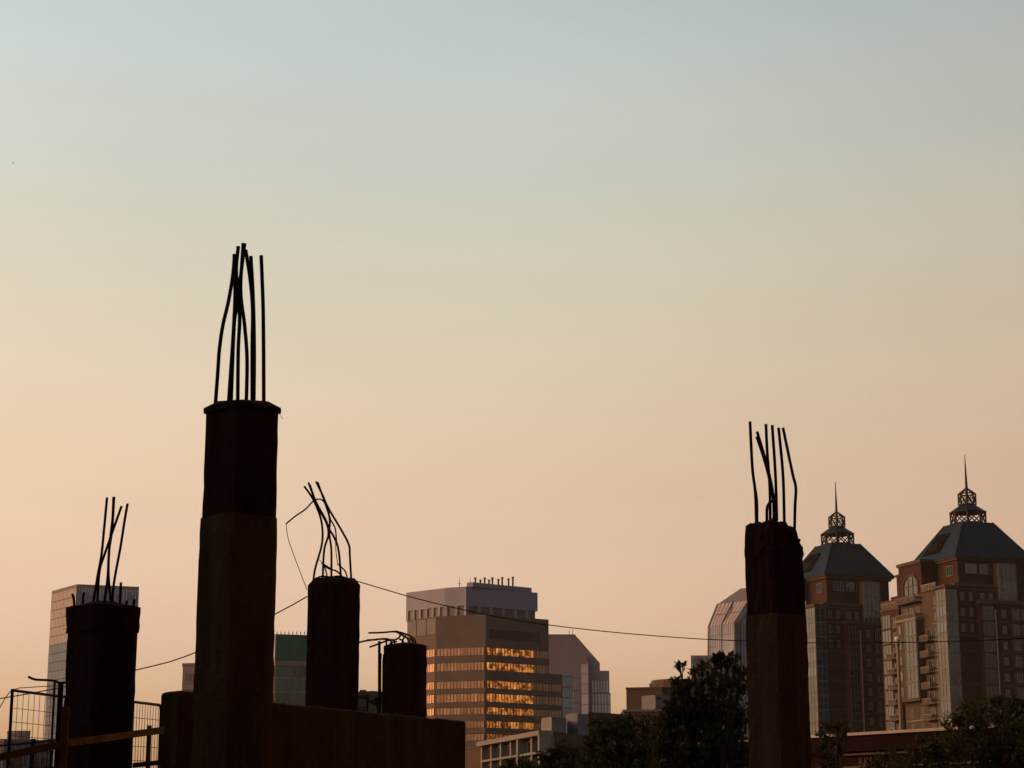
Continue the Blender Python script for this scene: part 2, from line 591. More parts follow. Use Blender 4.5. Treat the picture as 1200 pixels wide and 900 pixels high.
    for i in range(5):
        z = zl + SH * i
        window(root, key + 'by', FBy, 12.6, z + 0.05, 4.4, SH - 0.1, cols=3, rows=2, n=0.03, t=0.14)
        window(root, key + 'bz', FBy, 16.8, z + 0.7, 1.1, 1.7, cols=1, n=0.03, t=0.12, pm=M['glass_pale'])
    for i in range(3):
        z = zl - 1.0 - SH * (i + 1)
        for u in (12.0, 16.0):
            window(root, key + 'bl', FL, u, z + 0.3, 1.5, 2.0, pm=M['glass_dark'], cols=2, n=0.02)
        part_box(root, 'stone_band', M['rail'], FL, 10.2, 18.4, z - 0.25, z, 0, 0.1)
    # far wing on the left face
    FW = (P(0.45, 0), V, -U)
    for i in range(12):
        z = ZB - 4.0 - SH * (i + 1)
        window(root, key + 'fw', FW, 24.2, z + 0.3, 3.4, SH - 0.4, pm=M['glass_pale'], cols=3, rows=2, n=0.03)
        if 1 < i < 8:
            balcony(root, key + 'f', FW, 21.0, z, 2.8, 1.3)
        window(root, key + 'fd', FW, 20.9, z + 0.1, 1.7, 2.2, pm=M['glass_dark'], cols=2, n=0.02)
    # roof terrace balustrades
    bl = MB()
    for i in range(12):
        bl.fbox((P(0.5, 0), V, -U), 19.2 + i * 0.6, 19.45 + i * 0.6, ZB - 2.7, ZB - 1.8, -0.2, 0)
    bl.fbox((P(0.5, 0), V, -U), 19.0, 26.4, ZB - 1.8, ZB - 1.6, -0.25, 0.05)
    bl.build('balustrade', M['rail'], root)
    bl = MB()
    for i in range(9):
        bl.fbox((P(0.4, 0), V, -U), 4.3 + i * 0.62, 4.6 + i * 0.62, ZB - 1.0, ZB + 0.2, -0.2, 0)
    bl.fbox((P(0.4, 0), V, -U), 4.2, 9.9, ZB + 0.2, ZB + 0.42, -0.25, 0.05)
    bl.build('balustrade', M['rail'], root)
    # arched gable block on the left face
    FG = (P(0.75, 0), V, -U)
    b = MB()
    b.prism([P(0.75, 10.0), P(6.5, 10.0), P(6.5, 19.0), P(0.75, 19.0)], ZB - 1.0, ZE - 0.4)
    ga = b.build('gable_block', M['brick'], root)
    b = MB()
    b.prism([P(0.45, 9.7), P(6.5, 9.7), P(6.5, 19.3), P(0.45, 19.3)], ZE - 0.4, ZE + 0.25)
    b.build('cornice', M['stone'], ga)
    b = MB()
    b.prism([P(1.6, 19.01), P(5, 19.01), P(5, 21.4), P(1.6, 21.4)], ZB - 1.0, ZE - 2.0)
    b.build('side_block', M['brick'], ga)
    b = MB()
    b.prism([P(1.4, 19.32), P(5, 19.32), P(5, 21.6), P(1.4, 21.6)], ZE - 1.99, ZE - 1.5)
    b.build('cornice', M['stone'], ga)
    # arch: stone surround, glass inside
    ar, gl = MB(), MB()
    n = 12
    mid, hw, zs = 14.3, 2.7, ZB + 0.8
    for i in range(n):
        t0, t1 = math.pi * i / n, math.pi * (i + 1) / n
        q = []
        for r in (hw, hw + 0.5):
            for t in (t0, t1):
                q.append((mid + r * math.cos(t), zs + 0.75 * r * math.sin(t)))
        pts = [q[0], q[2], q[3], q[1]]
        W3 = lambda u, z, nn: (*(P(0.75, 0) + V * u - U * nn), z)
        ar.hexa([W3(*pts[0], 0.0), W3(*pts[1], 0.0), W3(*pts[1], 0.25), W3(*pts[0], 0.25),
                 W3(*pts[3], 0.0), W3(*pts[2], 0.0), W3(*pts[2], 0.25), W3(*pts[3], 0.25)])
    ar.fbox(FG, mid - hw - 0.5, mid - hw, ZB - 1.0, zs, 0, 0.25)
    ar.fbox(FG, mid + hw, mid + hw + 0.5, ZB - 1.0, zs, 0, 0.25)
    for u in (-0.9, 0.9):
        ar.fbox(FG, mid + u - 0.08, mid + u + 0.08, ZB - 1.0, zs + 1.7, 0.02, 0.16)
    ar.fbox(FG, mid - hw, mid + hw, zs - 0.1, zs + 0.08, 0.02, 0.15)
    w = ar.build('arched_window', M['stone'], ga)
    poly = [(mid - hw, ZB - 1.0), (mid + hw, ZB - 1.0)] + [(mid + hw * math.cos(math.pi * i / n), zs + 0.75 * hw * math.sin(math.pi * i / n)) for i in range(n + 1)]
    W3 = lambda u, z, nn: (*(P(0.75, 0) + V * u - U * nn), z)
    gl.add([W3(*p, 0.06) for p in poly], [tuple(range(len(poly)))])
    gl.build('pane', M['glass_pale'], w)
    # top storey under the roof
    rc = Vector((W / 2 + 3.8, W / 2 + 1.6))
    Q = lambda u, v: P(rc.x + u, rc.y + v)
    h = W / 2
    sq = lambda e: [Q(-e, -e), Q(e, -e), Q(e, e), Q(-e, e)]
    b = MB()
    b.prism(sq(h - 0.7), ZB - 1.0, ZE - 0.75)
    b.build('top_storey', M['brick'], root)
    b = MB()
    b.prism(sq(h - 0.25), ZE - 0.75, ZE - 0.3)
    b.build('cornice', M['stone'], root)
    b = MB()
    b.prism(sq(h + 0.15), ZE - 0.3, ZE)
    b.build('eaves', M['stone'], root)
    FT = (Q(-h + 0.7, -h + 0.7), U, -V)
    for u in (3.0, 6.2):
        window(root, key + 't', FT, u, ZE - 3.4, 2.6, 2.0, cols=3, n=0.03)
    FT2 = (Q(-h + 0.7, -h + 0.7), V, -U)
    for u in (3.0,):
        window(root, key + 't2', FT2, u, ZE - 3.6, 2.4, 2.0, cols=3, n=0.03)
    # hipped roof, cut off below the lantern
    t = 3.5
    ZR = ZE + 7.9
    b = MB()
    b.prism(sq(h + 0.4), ZE + 0.003, ZR, pts_top=sq(t))
    roof = b.build('roof', M['roofmetal'], root)
    for p0, p1 in zip(sq(h + 0.4), sq(t)):
        rb = MB()
        rb.tube([(p0.x, p0.y, ZE + 0.06), (p1.x, p1.y, ZR + 0.06)], 0.12, 5)
        rb.build('ridge', M['roofmetal'], roof)
    # standing seams on the two visible slopes
    sm = MB()
    for side in (0, 1):
        for k in range(1, 14):
            s = -1 + 2 * k / 14
            if side == 0:
                A, B = Q(s * (h + 0.4), -(h + 0.4)), Q(s * t, -t)
            else:
                A, B = Q(-(h + 0.4), s * (h + 0.4)), Q(-t, s * t)
            sm.tube([(A.x, A.y, ZE + 0.03), (B.x, B.y, ZR + 0.03)], 0.045, 4)
    sm.build('seam', M['roofmetal'], roof)['kind'] = 'stuff'
    # dormer slab on the left slope, recess shade painted as near black
    dn = MB()
    zz = lambda f: ZE + (ZR - ZE) * f
    ex = lambda f: (h + 0.4) + (t - h - 0.4) * f
    d0 = [(-ex(0.2) - 0.25, 5.2), (-ex(0.2) - 0.25, -1.2), (-ex(0.72) - 0.25, -1.2), (-ex(0.72) - 0.25, 3.4)]
    zz4 = [zz(0.2), zz(0.2), zz(0.72), zz(0.72)]
    dn.add([(*Q(*p), z + 0.12) for p, z in zip(d0, zz4)] + [(*Q(p[0] + 1.2, p[1]), z - 0.6) for p, z in zip(d0, zz4)],
           [(0, 1, 2, 3), (7, 6, 5, 4), (0, 4, 5, 1), (1, 5, 6, 2), (2, 6, 7, 3), (3, 7, 4, 0)])
    dm = dn.build('dormer', M['recess_shade'], roof)
    df = MB()
    for v in (0.4, 1.6, 2.8):
        A, B = Q(-ex(0.25) - 0.45, v), Q(-ex(0.45) - 0.45, v)
        df.tube([(A.x, A.y, zz(0.25) + 0.2), (B.x, B.y, zz(0.45) + 0.2)], 0.12, 4)
    df.build('dormer_post', M['stone'], dm)
    # lantern: two open lattice drums, a small roof between them and a mast
    ln = empty('lantern', (0, 0, 0))
    ln.parent = root
    ln.location = Vector((*Q(0, 0), ZR)) - wloc(root)
    cx = Q(0, 0)

    def drum(r, z0, z1, n, rr, name):
        m_ = MB()
        ring = [(cx.x + r * math.cos(2 * math.pi * k / n + a + 0.2), cx.y + r * math.sin(2 * math.pi * k / n + a + 0.2)) for k in range(n)]
        for k in range(n):
            p, q = ring[k], ring[(k + 1) % n]
            m_.bar((*p, z0), (*p, z1), rr, 4)
            m_.bar((*p, z0 + 0.08), (*q, z0 + 0.08), rr * 0.8, 4)
            m_.bar((*p, z1), (*q, z1), rr, 4)
            m_.bar((*p, z0), (*q, z1), rr * 0.7, 4)
            m_.bar((*q, z0), (*p, z1), rr * 0.7, 4)
        m_.build(name, M['lattice'], ln)
        return ring
    z0, z1 = ZR, ZR + 2.5
    ring1 = drum(3.5, z0, z1, 8, 0.19, 'lattice_drum')
    z2 = z1 + 1.5
    m_ = MB()
    rin = [(cx.x + 1.6 * math.cos(2 * math.pi * k / 8 + a + 0.2), cx.y + 1.6 * math.sin(2 * math.pi * k / 8 + a + 0.2)) for k in range(8)]
    ro = [(cx.x + 3.75 * math.cos(2 * math.pi * k / 8 + a + 0.2), cx.y + 3.75 * math.sin(2 * math.pi * k / 8 + a + 0.2)) for k in range(8)]
    m_.prism(ro, z1 - 0.15, z1 + 0.05)
    m_.prism(ro, z1 + 0.06, z2, pts_top=rin)
    m_.build('lantern_roof', M['roofmetal'], ln)
    z3 = z2 + 2.3
    ring2 = drum(1.75, z2, z3, 8, 0.15, 'lattice_drum')
    m_ = MB()
    for p in ring2:
        m_.bar((*p, z3), (cx.x, cx.y, z3 + 1.3), 0.14, 4)
    m_.build('lantern_cap', M['lattice'], ln)
    m_ = MB()
    m_.tube([(cx.x, cx.y, z2), (cx.x, cx.y, z3 + 1.3), (cx.x, cx.y, z3 + 8.2)], [0.3, 0.3, 0.06], 6)
    m_.build('mast', M['lattice'], ln)
    return root


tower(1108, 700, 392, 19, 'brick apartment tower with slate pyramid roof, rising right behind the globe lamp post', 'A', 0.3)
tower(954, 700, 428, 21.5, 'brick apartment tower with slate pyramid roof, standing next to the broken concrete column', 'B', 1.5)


# ------------------------------------------------------------------ generic city block helpers
def fpts(lst):
    """footprint from (px, py, Y) triples"""
    return [at(*t).to_2d() for t in lst]


def deep(p, d, dx=0.0):
    """a footprint point d metres further along the same bearing"""
    return p * ((p.y + d) / p.y) + Vector((dx, 0))


def face_frame(p, q, inside):
    u = (q - p).normalized()
    n = Vector((u.y, -u.x))
    if n.dot(inside - (p + q) * 0.5) > 0:
        n = -n
    return (p, u, n), (q - p).length


def ztop(px, py, Y):
    return at(px, py, Y).z


# banded brown office block
def brown_office():
    pts = fpts([(477, 760, 586), (511, 760, 575), (569, 760, 570), (643, 760, 583)])
    back = [pts[3] + Vector((-12, 30)), pts[0] + Vector((6, 26))]
    foot = pts + back
    ins = sum(foot, Vector((0, 0))) / len(foot)
    root = empty('office_building', (ins.x, ins.y, 0), 'brown office block with bands of windows painted with golden sun glints and mauve rooftop storey', 'building')
    ZT = ztop(569, 720, 570)
    m = MB()
    m.prism(foot, 0, ZT)
    m.build('wall', M['brownclad'], root)
    # lower wing stepping out to the right
    wing = [pts[3] + Vector((-2, -0.4)), at(659, 792, 586.5).to_2d(), at(659, 792, 586.5).to_2d() + Vector((-8, 25)), pts[3] + Vector((-8, 25))]
    m = MB()
    ZW = ztop(643, 789, 583)
    m.prism(wing, 0, ZW)
    m.build('wing', M['brownclad'], root)
    faces = [(0, 1), (1, 2), (2, 3)]
    bands = [(758.7, 767.2), (775.8, 785), (797.5, 806), (812.6, 822), (828.7, 836.5), (844.8, 852.5), (860, 867.5), (876, 883.5)]
    for fi, (i, j) in enumerate(faces):
        fr, L = face_frame(pts[i], pts[j], ins)
        if fr[1].x < 0:
            fr = (pts[j], -fr[1], fr[2])
        for bi, (ya, yb) in enumerate(bands):
            za, zb = ztop(569, yb, 570), ztop(569, ya, 570)
            u0, u1 = 0.35, L - 0.35
            if fi == 0:
                u0, u1 = L * 0.55, L - 0.5
            glass = M['gold'] if fi == 2 else M['bronze']  # right face: painted glints in place of reflected sun
            n = max(2, int((u1 - u0) / 1.0))
            pm, mu = MB(), MB()
            gp = MB()
            for k in range(n):
                a, b = u0 + (u1 - u0) * k / n + 0.06, u0 + (u1 - u0) * (k + 1) / n - 0.06
                tx, tz = random.gauss(0, 0.02), random.gauss(0, 0.02)
                o_, uu, nn = fr
                P = lambda u, z, d: (*(o_ + uu * u + nn * d), z)
                w, h = b - a, zb - za
                d00, d10, d01, d11 = [0.12 + sx * tx * w + sz * tz * h for sx, sz in ((-.5, -.5), (.5, -.5), (-.5, .5), (.5, .5))]
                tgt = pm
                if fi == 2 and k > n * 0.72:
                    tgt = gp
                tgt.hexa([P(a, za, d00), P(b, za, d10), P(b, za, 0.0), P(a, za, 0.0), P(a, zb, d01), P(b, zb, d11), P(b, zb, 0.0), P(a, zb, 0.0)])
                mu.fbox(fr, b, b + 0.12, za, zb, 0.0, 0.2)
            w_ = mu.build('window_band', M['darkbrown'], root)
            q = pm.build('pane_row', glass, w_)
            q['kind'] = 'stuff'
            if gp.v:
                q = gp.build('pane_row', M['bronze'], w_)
                q['kind'] = 'stuff'
            # spandrel panels, slightly proud, one per storey and face
            if bi + 1 < len(bands):
                zn = ztop(569, bands[bi + 1][0], 570)
                part_box(root, 'spandrel', M['brownclad'], fr, 0.0, L, zn + 0.15, za - 0.15, 0.0, 0.3)
    # wing bands
    fr, L = face_frame(wing[0], wing[1], ins)
    for bi, (ya, yb) in enumerate(bands[2:]):
        za, zb = ztop(569, yb, 570), ztop(569, ya, 570)
        mu, pm = MB(), MB()
        n = int((L - 2.4) / 1.0)
        for k in range(max(n, 2)):
            a = 2.2 + k * (L - 2.5) / max(n, 2)
            b = a + (L - 2.5) / max(n, 2) - 0.12
            pm.fbox(fr, a, b, za, zb, 0.0, 0.1 + random.uniform(0, 0.03))
            mu.fbox(fr, b, b + 0.12, za, zb, 0.0, 0.2)
        w_ = mu.build('window_band', M['darkbrown'], root)
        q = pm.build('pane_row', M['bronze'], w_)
        q['kind'] = 'stuff'
    # louvre high on the right face
    fr, L = face_frame(pts[2], pts[3], ins)
    zl0, zl1 = ztop(600, 750, 575), ztop(600, 739, 575)
    lv = part_box(root, 'louvre', M['louvre'], fr, 1.2, L - 3.2, zl0, zl1, 0.0, 0.12)
    m = MB()
    k = zl0 + 0.2
    while k < zl1 - 0.2:
        m.fbox(fr, 1.2, L - 3.2, k, k + 0.12, 0.121, 0.26)
        k += 0.5
    m.build('blade', M['louvre'], lv)
    # pale panels on the left face
    fr, L = face_frame(pts[0], pts[1], ins)
    if fr[1].x < 0:
        fr = (pts[1], -fr[1], fr[2])
    z0 = ztop(490, 745, 580)
    for k in range(3):
        part_box(root, 'wall_panel', M['greybox'], fr, 0.3 + k * L / 3, (k + 1) * L / 3 - 0.1, z0, ZT - 0.5, 0.0, 0.15)
    # penthouse
    pp = fpts([(476, 704, 588), (521, 689, 577)]) + fpts([(545, 689, 574), (546, 689, 573.6), (630, 697, 588)])
    ph_back = [pp[-1] + Vector((-8, 18)), pp[0] + Vector((5, 20))]
    foot2 = pp + ph_back
    ZP0, ZP1 = ZT + 3.0, ztop(521, 689, 577)
    m = MB()
    m.prism(foot2, ZP0, ZP1)
    ph = m.build('penthouse', M['penthouse'], root)
    c2 = sum(foot2, Vector((0, 0))) / len(foot2)
    inner = [c2 + (p - c2) * 0.965 for p in foot2]
    m = MB()
    m.prism(inner, ZT - 0.01, ZP0)
    m.build('clerestory', M['clere'], ph)
    for i, j, n in ((0, 1, 6), (1, 2, 2), (3, 4, 6)):
        fr, L = face_frame(foot2[i], foot2[j], c2)
        for k in range(n):
            u = (k + 0.0) * L / n
            part_box(ph, 'pier', M['penthouse'], fr, u, u + 0.9, ZT, ZP0, -0.9, 0.0)
    # raised roof tier with a row of flues
    tier = [pp[2] + Vector((0.5, 1)), pp[3] + Vector((2, 0.6)), at(623, 694, 586.8).to_2d(), at(623, 694, 586.8).to_2d() + Vector((-6, 14)), pp[2] + Vector((3, 16))]
    m = MB()
    m.prism(tier, ZP1 + 0.003, ZP1 + 1.3)
    m.build('roof_tier', M['penthouse'], ph)
    for px, hh in ((557, 2.2), (563, 1.6), (568, 2.2), (573, 1.6), (577, 2.2), (584, 1.8), (588.5, 2.3), (596, 1.9), (601, 2.4)):
        p = at(px, 690, 583)
        m = MB()
        m.tube([(p.x, p.y, ZP1 + 1.3), (p.x, p.y, ZP1 + 1.3 + hh), (p.x, p.y, ZP1 + 1.32 + hh), (p.x, p.y, ZP1 + 1.6 + hh)], [0.26, 0.26, 0.42, 0.42], 8)
        m.build('flue', M['louvre'], ph)
    for px in (538.5, 551):
        p = at(px, 690, 580)
        m = MB()
        m.tube([(p.x, p.y, ZP1), (p.x, p.y, ZP1 + 3.6)], [0.12, 0.05], 5)
        m.bar((p.x - 0.5, p.y, ZP1 + 1.6), (p.x + 0.5, p.y, ZP1 + 1.6), 0.08, 4)
        m.build('antenna', M['louvre'], ph)


brown_office()


# gabled granite tower behind
def gabled_tower():
    D = 850
    root = empty('office_tower', (*at(680, 800, D + 15).to_2d(), 0), 'pinkish granite tower with sloping shoulder and pointed glazed bay behind the brown office block', 'tower')
    P = lambda px, py, d=D: at(px, py, d)
    z = lambda y: ztop(680, y, D)
    x = lambda px, py: P(px, py).x
    # outline extruded in depth
    out = [(x(640, 800), 0), (x(715.5, 815), 0), (x(715.5, 815), z(812)), (x(714, 790), z(812)), (x(714, 790), z(786)), (x(703, 780), z(786)), (x(703, 780), z(777)), (x(674, 745), z(744)), (x(628, 745), z(744)), (x(628, 745), 0)]
    m = MB()
    m.prism([(0, 0)] * 0 or [(0, 0), (1, 0), (1, 1)], 0, 0) if False else None
    n = len(out)
    out = out[1:]
    n = len(out)
    m.add([(p[0], D, p[1]) for p in out] + [(p[0] - 6, D + 32, p[1]) for p in out],
          [tuple(range(n)), tuple(range(2 * n - 1, n - 1, -1))] + [(i, (i + 1) % n, n + (i + 1) % n, n + i) for i in range(n)])
    m.build('wall', M['pinkstone'], root)
    fr = (Vector((0, D)), Vector((1, 0)), Vector((0, -1)))

    def curtain(px0, px1, y0, y1, cols, mm):
        x0, x1, z0, z1 = x(px0, y1), x(px1, y1), z(y0), z(y1)
        pnl, mul_ = MB(), MB()
        rows = max(1, int((z1 - z0) / 4.0))
        for i in range(cols):
            for j in range(rows):
                a, b = x0 + (x1 - x0) * i / cols, x0 + (x1 - x0) * (i + 1) / cols
                c, d = z0 + (z1 - z0) * j / rows, z0 + (z1 - z0) * (j + 1) / rows
                pnl.fbox(fr, a + 0.14, b - 0.14, c + 0.2, d - 0.2, 0, 0.2 + random.uniform(0, 0.04))
            mul_.fbox(fr, a - 0.22, a + 0.22, z0, z1, 0, 0.5)
        cw = mul_.build('curtain_wall', M['pinkstone'], root)
        q = pnl.build('pane_row', mm, cw)
        q['kind'] = 'stuff'
    curtain(670, 679, 838, 795, 3, M['pinkglass'])
    curtain(693, 713, 812, 797, 6, M['pinkglass'])
    curtain(693, 715, 850, 813, 6, M['pinkglass'])
    curtain(670, 679, 880, 841, 3, M['pinkglass'])
    # pointed bay
    m = MB()
    xa, xb, xm = x(680, 780), x(690, 780), x(685, 780)
    m.add([(xa, D - 2, 0), (xb, D - 2, 0), (xb, D - 2, z(777)), (xm, D - 2, z(769)), (xa, D - 2, z(777)),
           (xa, D + 1, 0), (xb, D + 1, 0), (xb, D + 1, z(777)), (xm, D + 1, z(769)), (xa, D + 1, z(777))],
          [(0, 1, 2, 3, 4), (9, 8, 7, 6, 5), (0, 5, 6, 1), (1, 6, 7, 2), (2, 7, 8, 3), (3, 8, 9, 4), (4, 9, 5, 0)])
    bay = m.build('pointed_bay', M['pinkstone'], root)
    fb = (Vector((0, D - 2)), Vector((1, 0)), Vector((0, -1)))
    for j in range(18):
        zz = z(778) - 4.2 * (j + 1)
        part_box(bay, 'pane', M['pinkglass'], fb, xa + 0.4, xb - 0.4, zz, zz + 3.9, 0, 0.15)
    # setback roof edge and masts
    part_box(root, 'parapet', M['pinkstone'], fr, x(628, 745), x(674, 745), z(745), z(743.4), -1, 0.3)
    for px in (667, 671):
        p = P(px, 744, D + 8)
        m = MB()
        m.tube([(p.x, p.y, z(744)), (p.x, p.y, z(735))], [0.16, 0.08], 5)
        m.build('mast', M['louvre'], root)
    # blue-grey slab in front of the gabled wall
    m = MB()
    a, b = at(640, 800, 780), at(670.5, 800, 780)
    r2 = empty('slab_block', ((a.x + b.x) / 2, 790, 0), 'narrow blue grey slab between the brown office block and the granite tower', 'building')
    m.prism([(a.x, 780), (b.x, 780), (b.x - 3, 800), (a.x - 3, 800)], 0, ztop(660, 789, 780))
    m.build('wall', M['blueglass'], r2)
    f2 = (Vector((0, 780)), Vector((1, 0)), Vector((0, -1)))
    for j in range(10):
        zz = ztop(660, 789, 780) - 1 - j * 4
        part_box(r2, 'floor_band', M['spandrel'], f2, a.x, b.x, zz - 0.5, zz, 0, 0.15)


gabled_tower()


# pale tower at the far left
def pale_tower():
    D = 900
    pts = fpts([(61.5, 697, D + 24), (91, 684, D), (163, 689, D + 9)])
    d = (pts[0] - pts[1])
    foot = pts + [pts[2] + d]
    ins = sum(foot, Vector((0, 0))) / 4
    root = empty('glass_tower', (ins.x, ins.y, 0), 'tall pale glass tower with two tone side behind the capped concrete column', 'tower')
    ZT = ztop(91, 686, D)
    m = MB()
    m.prism(foot, 0, ZT)
    m.build('core', M['spandrel'], root)
    zs = ztop(70, 757, D + 15)
    for i, j in ((0, 1), (1, 2)):
        fr, L = face_frame(pts[i], pts[j], ins)
        if fr[1].x < 0:
            fr = (pts[j], -fr[1], fr[2])
        nf = 26
        for k in range(nf):
            z1 = ZT - 1.0 - k * 4.0
            z0 = z1 - 3.75
            top = i == 0 and z0 > zs - 2  # upper storeys of the left face get the paler colour
            part_box(root, 'storey_panel', M['palepanel'] if top else M['blueglass'], fr, 0.15, L - 0.15, z0, z1, 0, 0.35)
        mu = MB()
        n = int(L / 1.6)
        for k in range(n + 1):
            u = 0.1 + k * (L - 0.2) / n
            mu.fbox(fr, u - 0.05, u + 0.05, 0, ZT - 1.0, 0.0, 0.44)
        mu.build('mullion', M['spandrel'], root)
        # crown of fins
        part_box(root, 'crown_rail', M['greybox'], fr, 0.05, L - 0.05, ZT - 0.9, ZT + 0.5, 0.0, 0.42)
        n = int(L / 1.35)
        for k in range(n):
            u = 0.5 + k * (L - 1.0) / n
            if i == 1:
                hgt = random.choice((1.2, 2.2, 3.6, 5.2))
                part_box(root, 'fin', M['palepanel'], fr, u, u + 0.55, ZT - 1.0 - hgt, ZT - 1.0, 0.0, 0.55)


pale_tower()


# faceted glass tower behind the tree
def faceted_tower():
    D = 720
    root = empty('faceted_tower', (*at(875, 800, D + 20).to_2d(), 0), 'glass tower with sloping faceted crown rising behind the leafy tree', 'tower')
    X = lambda px, py, d: at(px, py, d)
    A = [X(823, 790, D + 14), X(861, 790, D), X(868, 790, D + 3), X(925, 790, D + 16)]
    zb = 0.0
    zA = ztop(861, 729, D)
    lo = [p.to_2d() for p in A] + [deep(A[3].to_2d(), 34, -3), deep(A[0].to_2d(), 30, 3)]
    mid = [X(830.5, 733, D + 14).to_2d(), X(861, 728, D).to_2d(), X(867, 723, D + 3).to_2d(), X(920, 728, D + 16).to_2d()]
    mid += [deep(mid[3], 32, -3), deep(mid[0], 28, 3)]
    hi = [X(841, 708, D + 17).to_2d(), X(877, 701, D + 6).to_2d(), X(884, 700, D + 8).to_2d(), X(914, 708, D + 18).to_2d()]
    hi += [deep(hi[3], 26, -3), deep(hi[0], 24, 3)]
    z1, z2, z3 = zA, ztop(841, 708, D + 17), ztop(880, 687, D + 14)
    m = MB()
    m.prism(lo, zb, z1, pts_top=mid)
    w1 = m.build('shaft', M['facet'], root)
    m = MB()
    m.prism(mid, z1 + 0.002, z2, pts_top=hi)
    w2 = m.build('sloped_glazing', M['palepanel'], root)
    top = [h + (sum(hi, Vector((0, 0))) / 6 - h) * 0.72 for h in hi]
    m = MB()
    m.prism(hi, z2 + 0.002, z3, pts_top=top)
    m.build('crown_roof', M['greybox'], root)

    def ribs(p0, p1, q0, q1, za, zb2, n, parent, r=0.10):
        mm, hh = MB(), MB()
        out = Vector((0, -0.15))
        for k in range(n + 1):
            a = p0.lerp(p1, k / n) + out
            b = q0.lerp(q1, k / n) + out
            rr = 0.4 if k in (0, n, n // 2) else r
            mm.tube([(a.x, a.y, za), (b.x, b.y, zb2)], rr, 4)
        mm.build('mullion', M['greybox'], parent)
        nz_ = max(2, int((zb2 - za) / 3.8))
        for k in range(1, nz_):
            t = k / nz_
            a, b = p0.lerp(q0, t) + out, p1.lerp(q1, t) + out
            zz = za + (zb2 - za) * t
            hh.tube([(a.x, a.y, zz), (b.x, b.y, zz)], 0.09, 4)
        hh.build('transom', M['greybox'], parent)
    ribs(lo[0], lo[1], mid[0], mid[1], zb, z1, 12, w1)
    ribs(lo[1], lo[2], mid[1], mid[2], zb, z1, 2, w1)
    ribs(lo[2], lo[3], mid[2], mid[3], zb, z1, 14, w1)
    ribs(mid[0], mid[1], hi[0], hi[1], z1, z2, 8, w2)
    ribs(mid[2], mid[3], hi[2], hi[3], z1, z2, 8, w2)
    # shoulder wing at the left
    a, b = at(810, 790, D - 10), at(828, 790, D - 10)
    m = MB()
    m.prism([(a.x, D - 10), (b.x + 6, D - 10), (b.x + 6, D + 10), (a.x + 2.5, D + 10)], 0, ztop(815, 768, D - 10))
    sh = m.build('shoulder', M['pinkstone'], root)
    fr = (Vector((a.x, D - 10)), Vector((1, 0)), Vector((0, -1)))
    for k in range(6):
        part_box(sh, 'pane', M['glass_pale'], fr, 0.4 + k * 1.8, 1.9 + k * 1.8, ztop(815, 850, D - 10), ztop(815, 771, D - 10), 0, 0.15)


faceted_tower()


# low dark block with a rooftop drum
def dark_block():
    D = 260
    root = empty('dark_block', (*at(775, 830, D + 8).to_2d(), 0), 'low dark brown flat roofed block with rooftop drum behind the tree', 'building')
    p = fpts([(734, 815, D), (776, 815, D - 1), (820, 815, D + 4)])
    foot = p + [deep(p[2], 20, -1), deep(p[0], 18, 1)]
    Z = ztop(734, 808, D)
    m = MB()
    m.prism(foot, 0, Z)
    m.build('wall', M['darkbrown'], root)
    ins = sum(foot, Vector((0, 0))) / 5
    for i, j in ((0, 1), (1, 2)):
        fr, L = face_frame(p[i], p[j], ins)
        if fr[1].x < 0:
            fr = (p[j], -fr[1], fr[2])
        part_box(root, 'parapet', M['darkbrown'], fr, -0.05, L + 0.05, Z, Z + 0.25, -0.4, 0.12)
    # roof drum
    c = at(795, 803, D + 8)
    m = MB()
    ring = [(c.x + 3.6 * math.cos(t), c.y + 3.6 * math.sin(t)) for t in [2 * math.pi * k / 20 for k in range(20)]]
    m.prism(ring, Z + 0.002, ztop(795, 798, D + 8))
    m.build('roof_drum', M['darkbrown'], root)
    for px in (763, 770):
        q = at(px, 803, D + 1)
        m = MB()
        m.box(q.x - 0.22, q.x + 0.22, q.y - 0.2, q.y + 0.2, Z, ztop(px, 801, D + 1))
        m.build('roof_post', M['greybox'], root)
    # paler box in front
    a, b = at(752, 825, D - 14), at(786, 825, D - 14)
    m = MB()
    m.prism([(a.x, D - 14), ((a.x + b.x) / 2 - 0.2, D - 15.5), (b.x, D - 14), (b.x + 0.3, D - 6), (a.x + 0.6, D - 6)], 0, ztop(760, 815.5, D - 14))
    ab = m.build('annex', M['greybox'], root)
    f = (Vector((a.x, D - 14.4)), Vector((1, 0)), Vector((0, -1)))
    part_box(ab, 'vent', M['louvre'], f, 1.7, 2.3, ztop(767, 819.5, D - 14), ztop(767, 817.5, D - 14), 0.4, 1.1)
    # ledge with pale edge
    a, b = at(731, 835, D - 18), at(790, 835, D - 18)
    m = MB()
    m.box(a.x, b.x, D - 18, D - 8, 0, ztop(740, 834, D - 18))
    lw = m.build('lower_storey', M['darkbrown'], root)
    m = MB()
    m.box(a.x - 0.1, b.x, D - 18.2, D - 8, ztop(740, 834, D - 18) + 0.002, ztop(740, 831.5, D - 18))
    m.build('ledge', M['greybox'], lw)


dark_block()


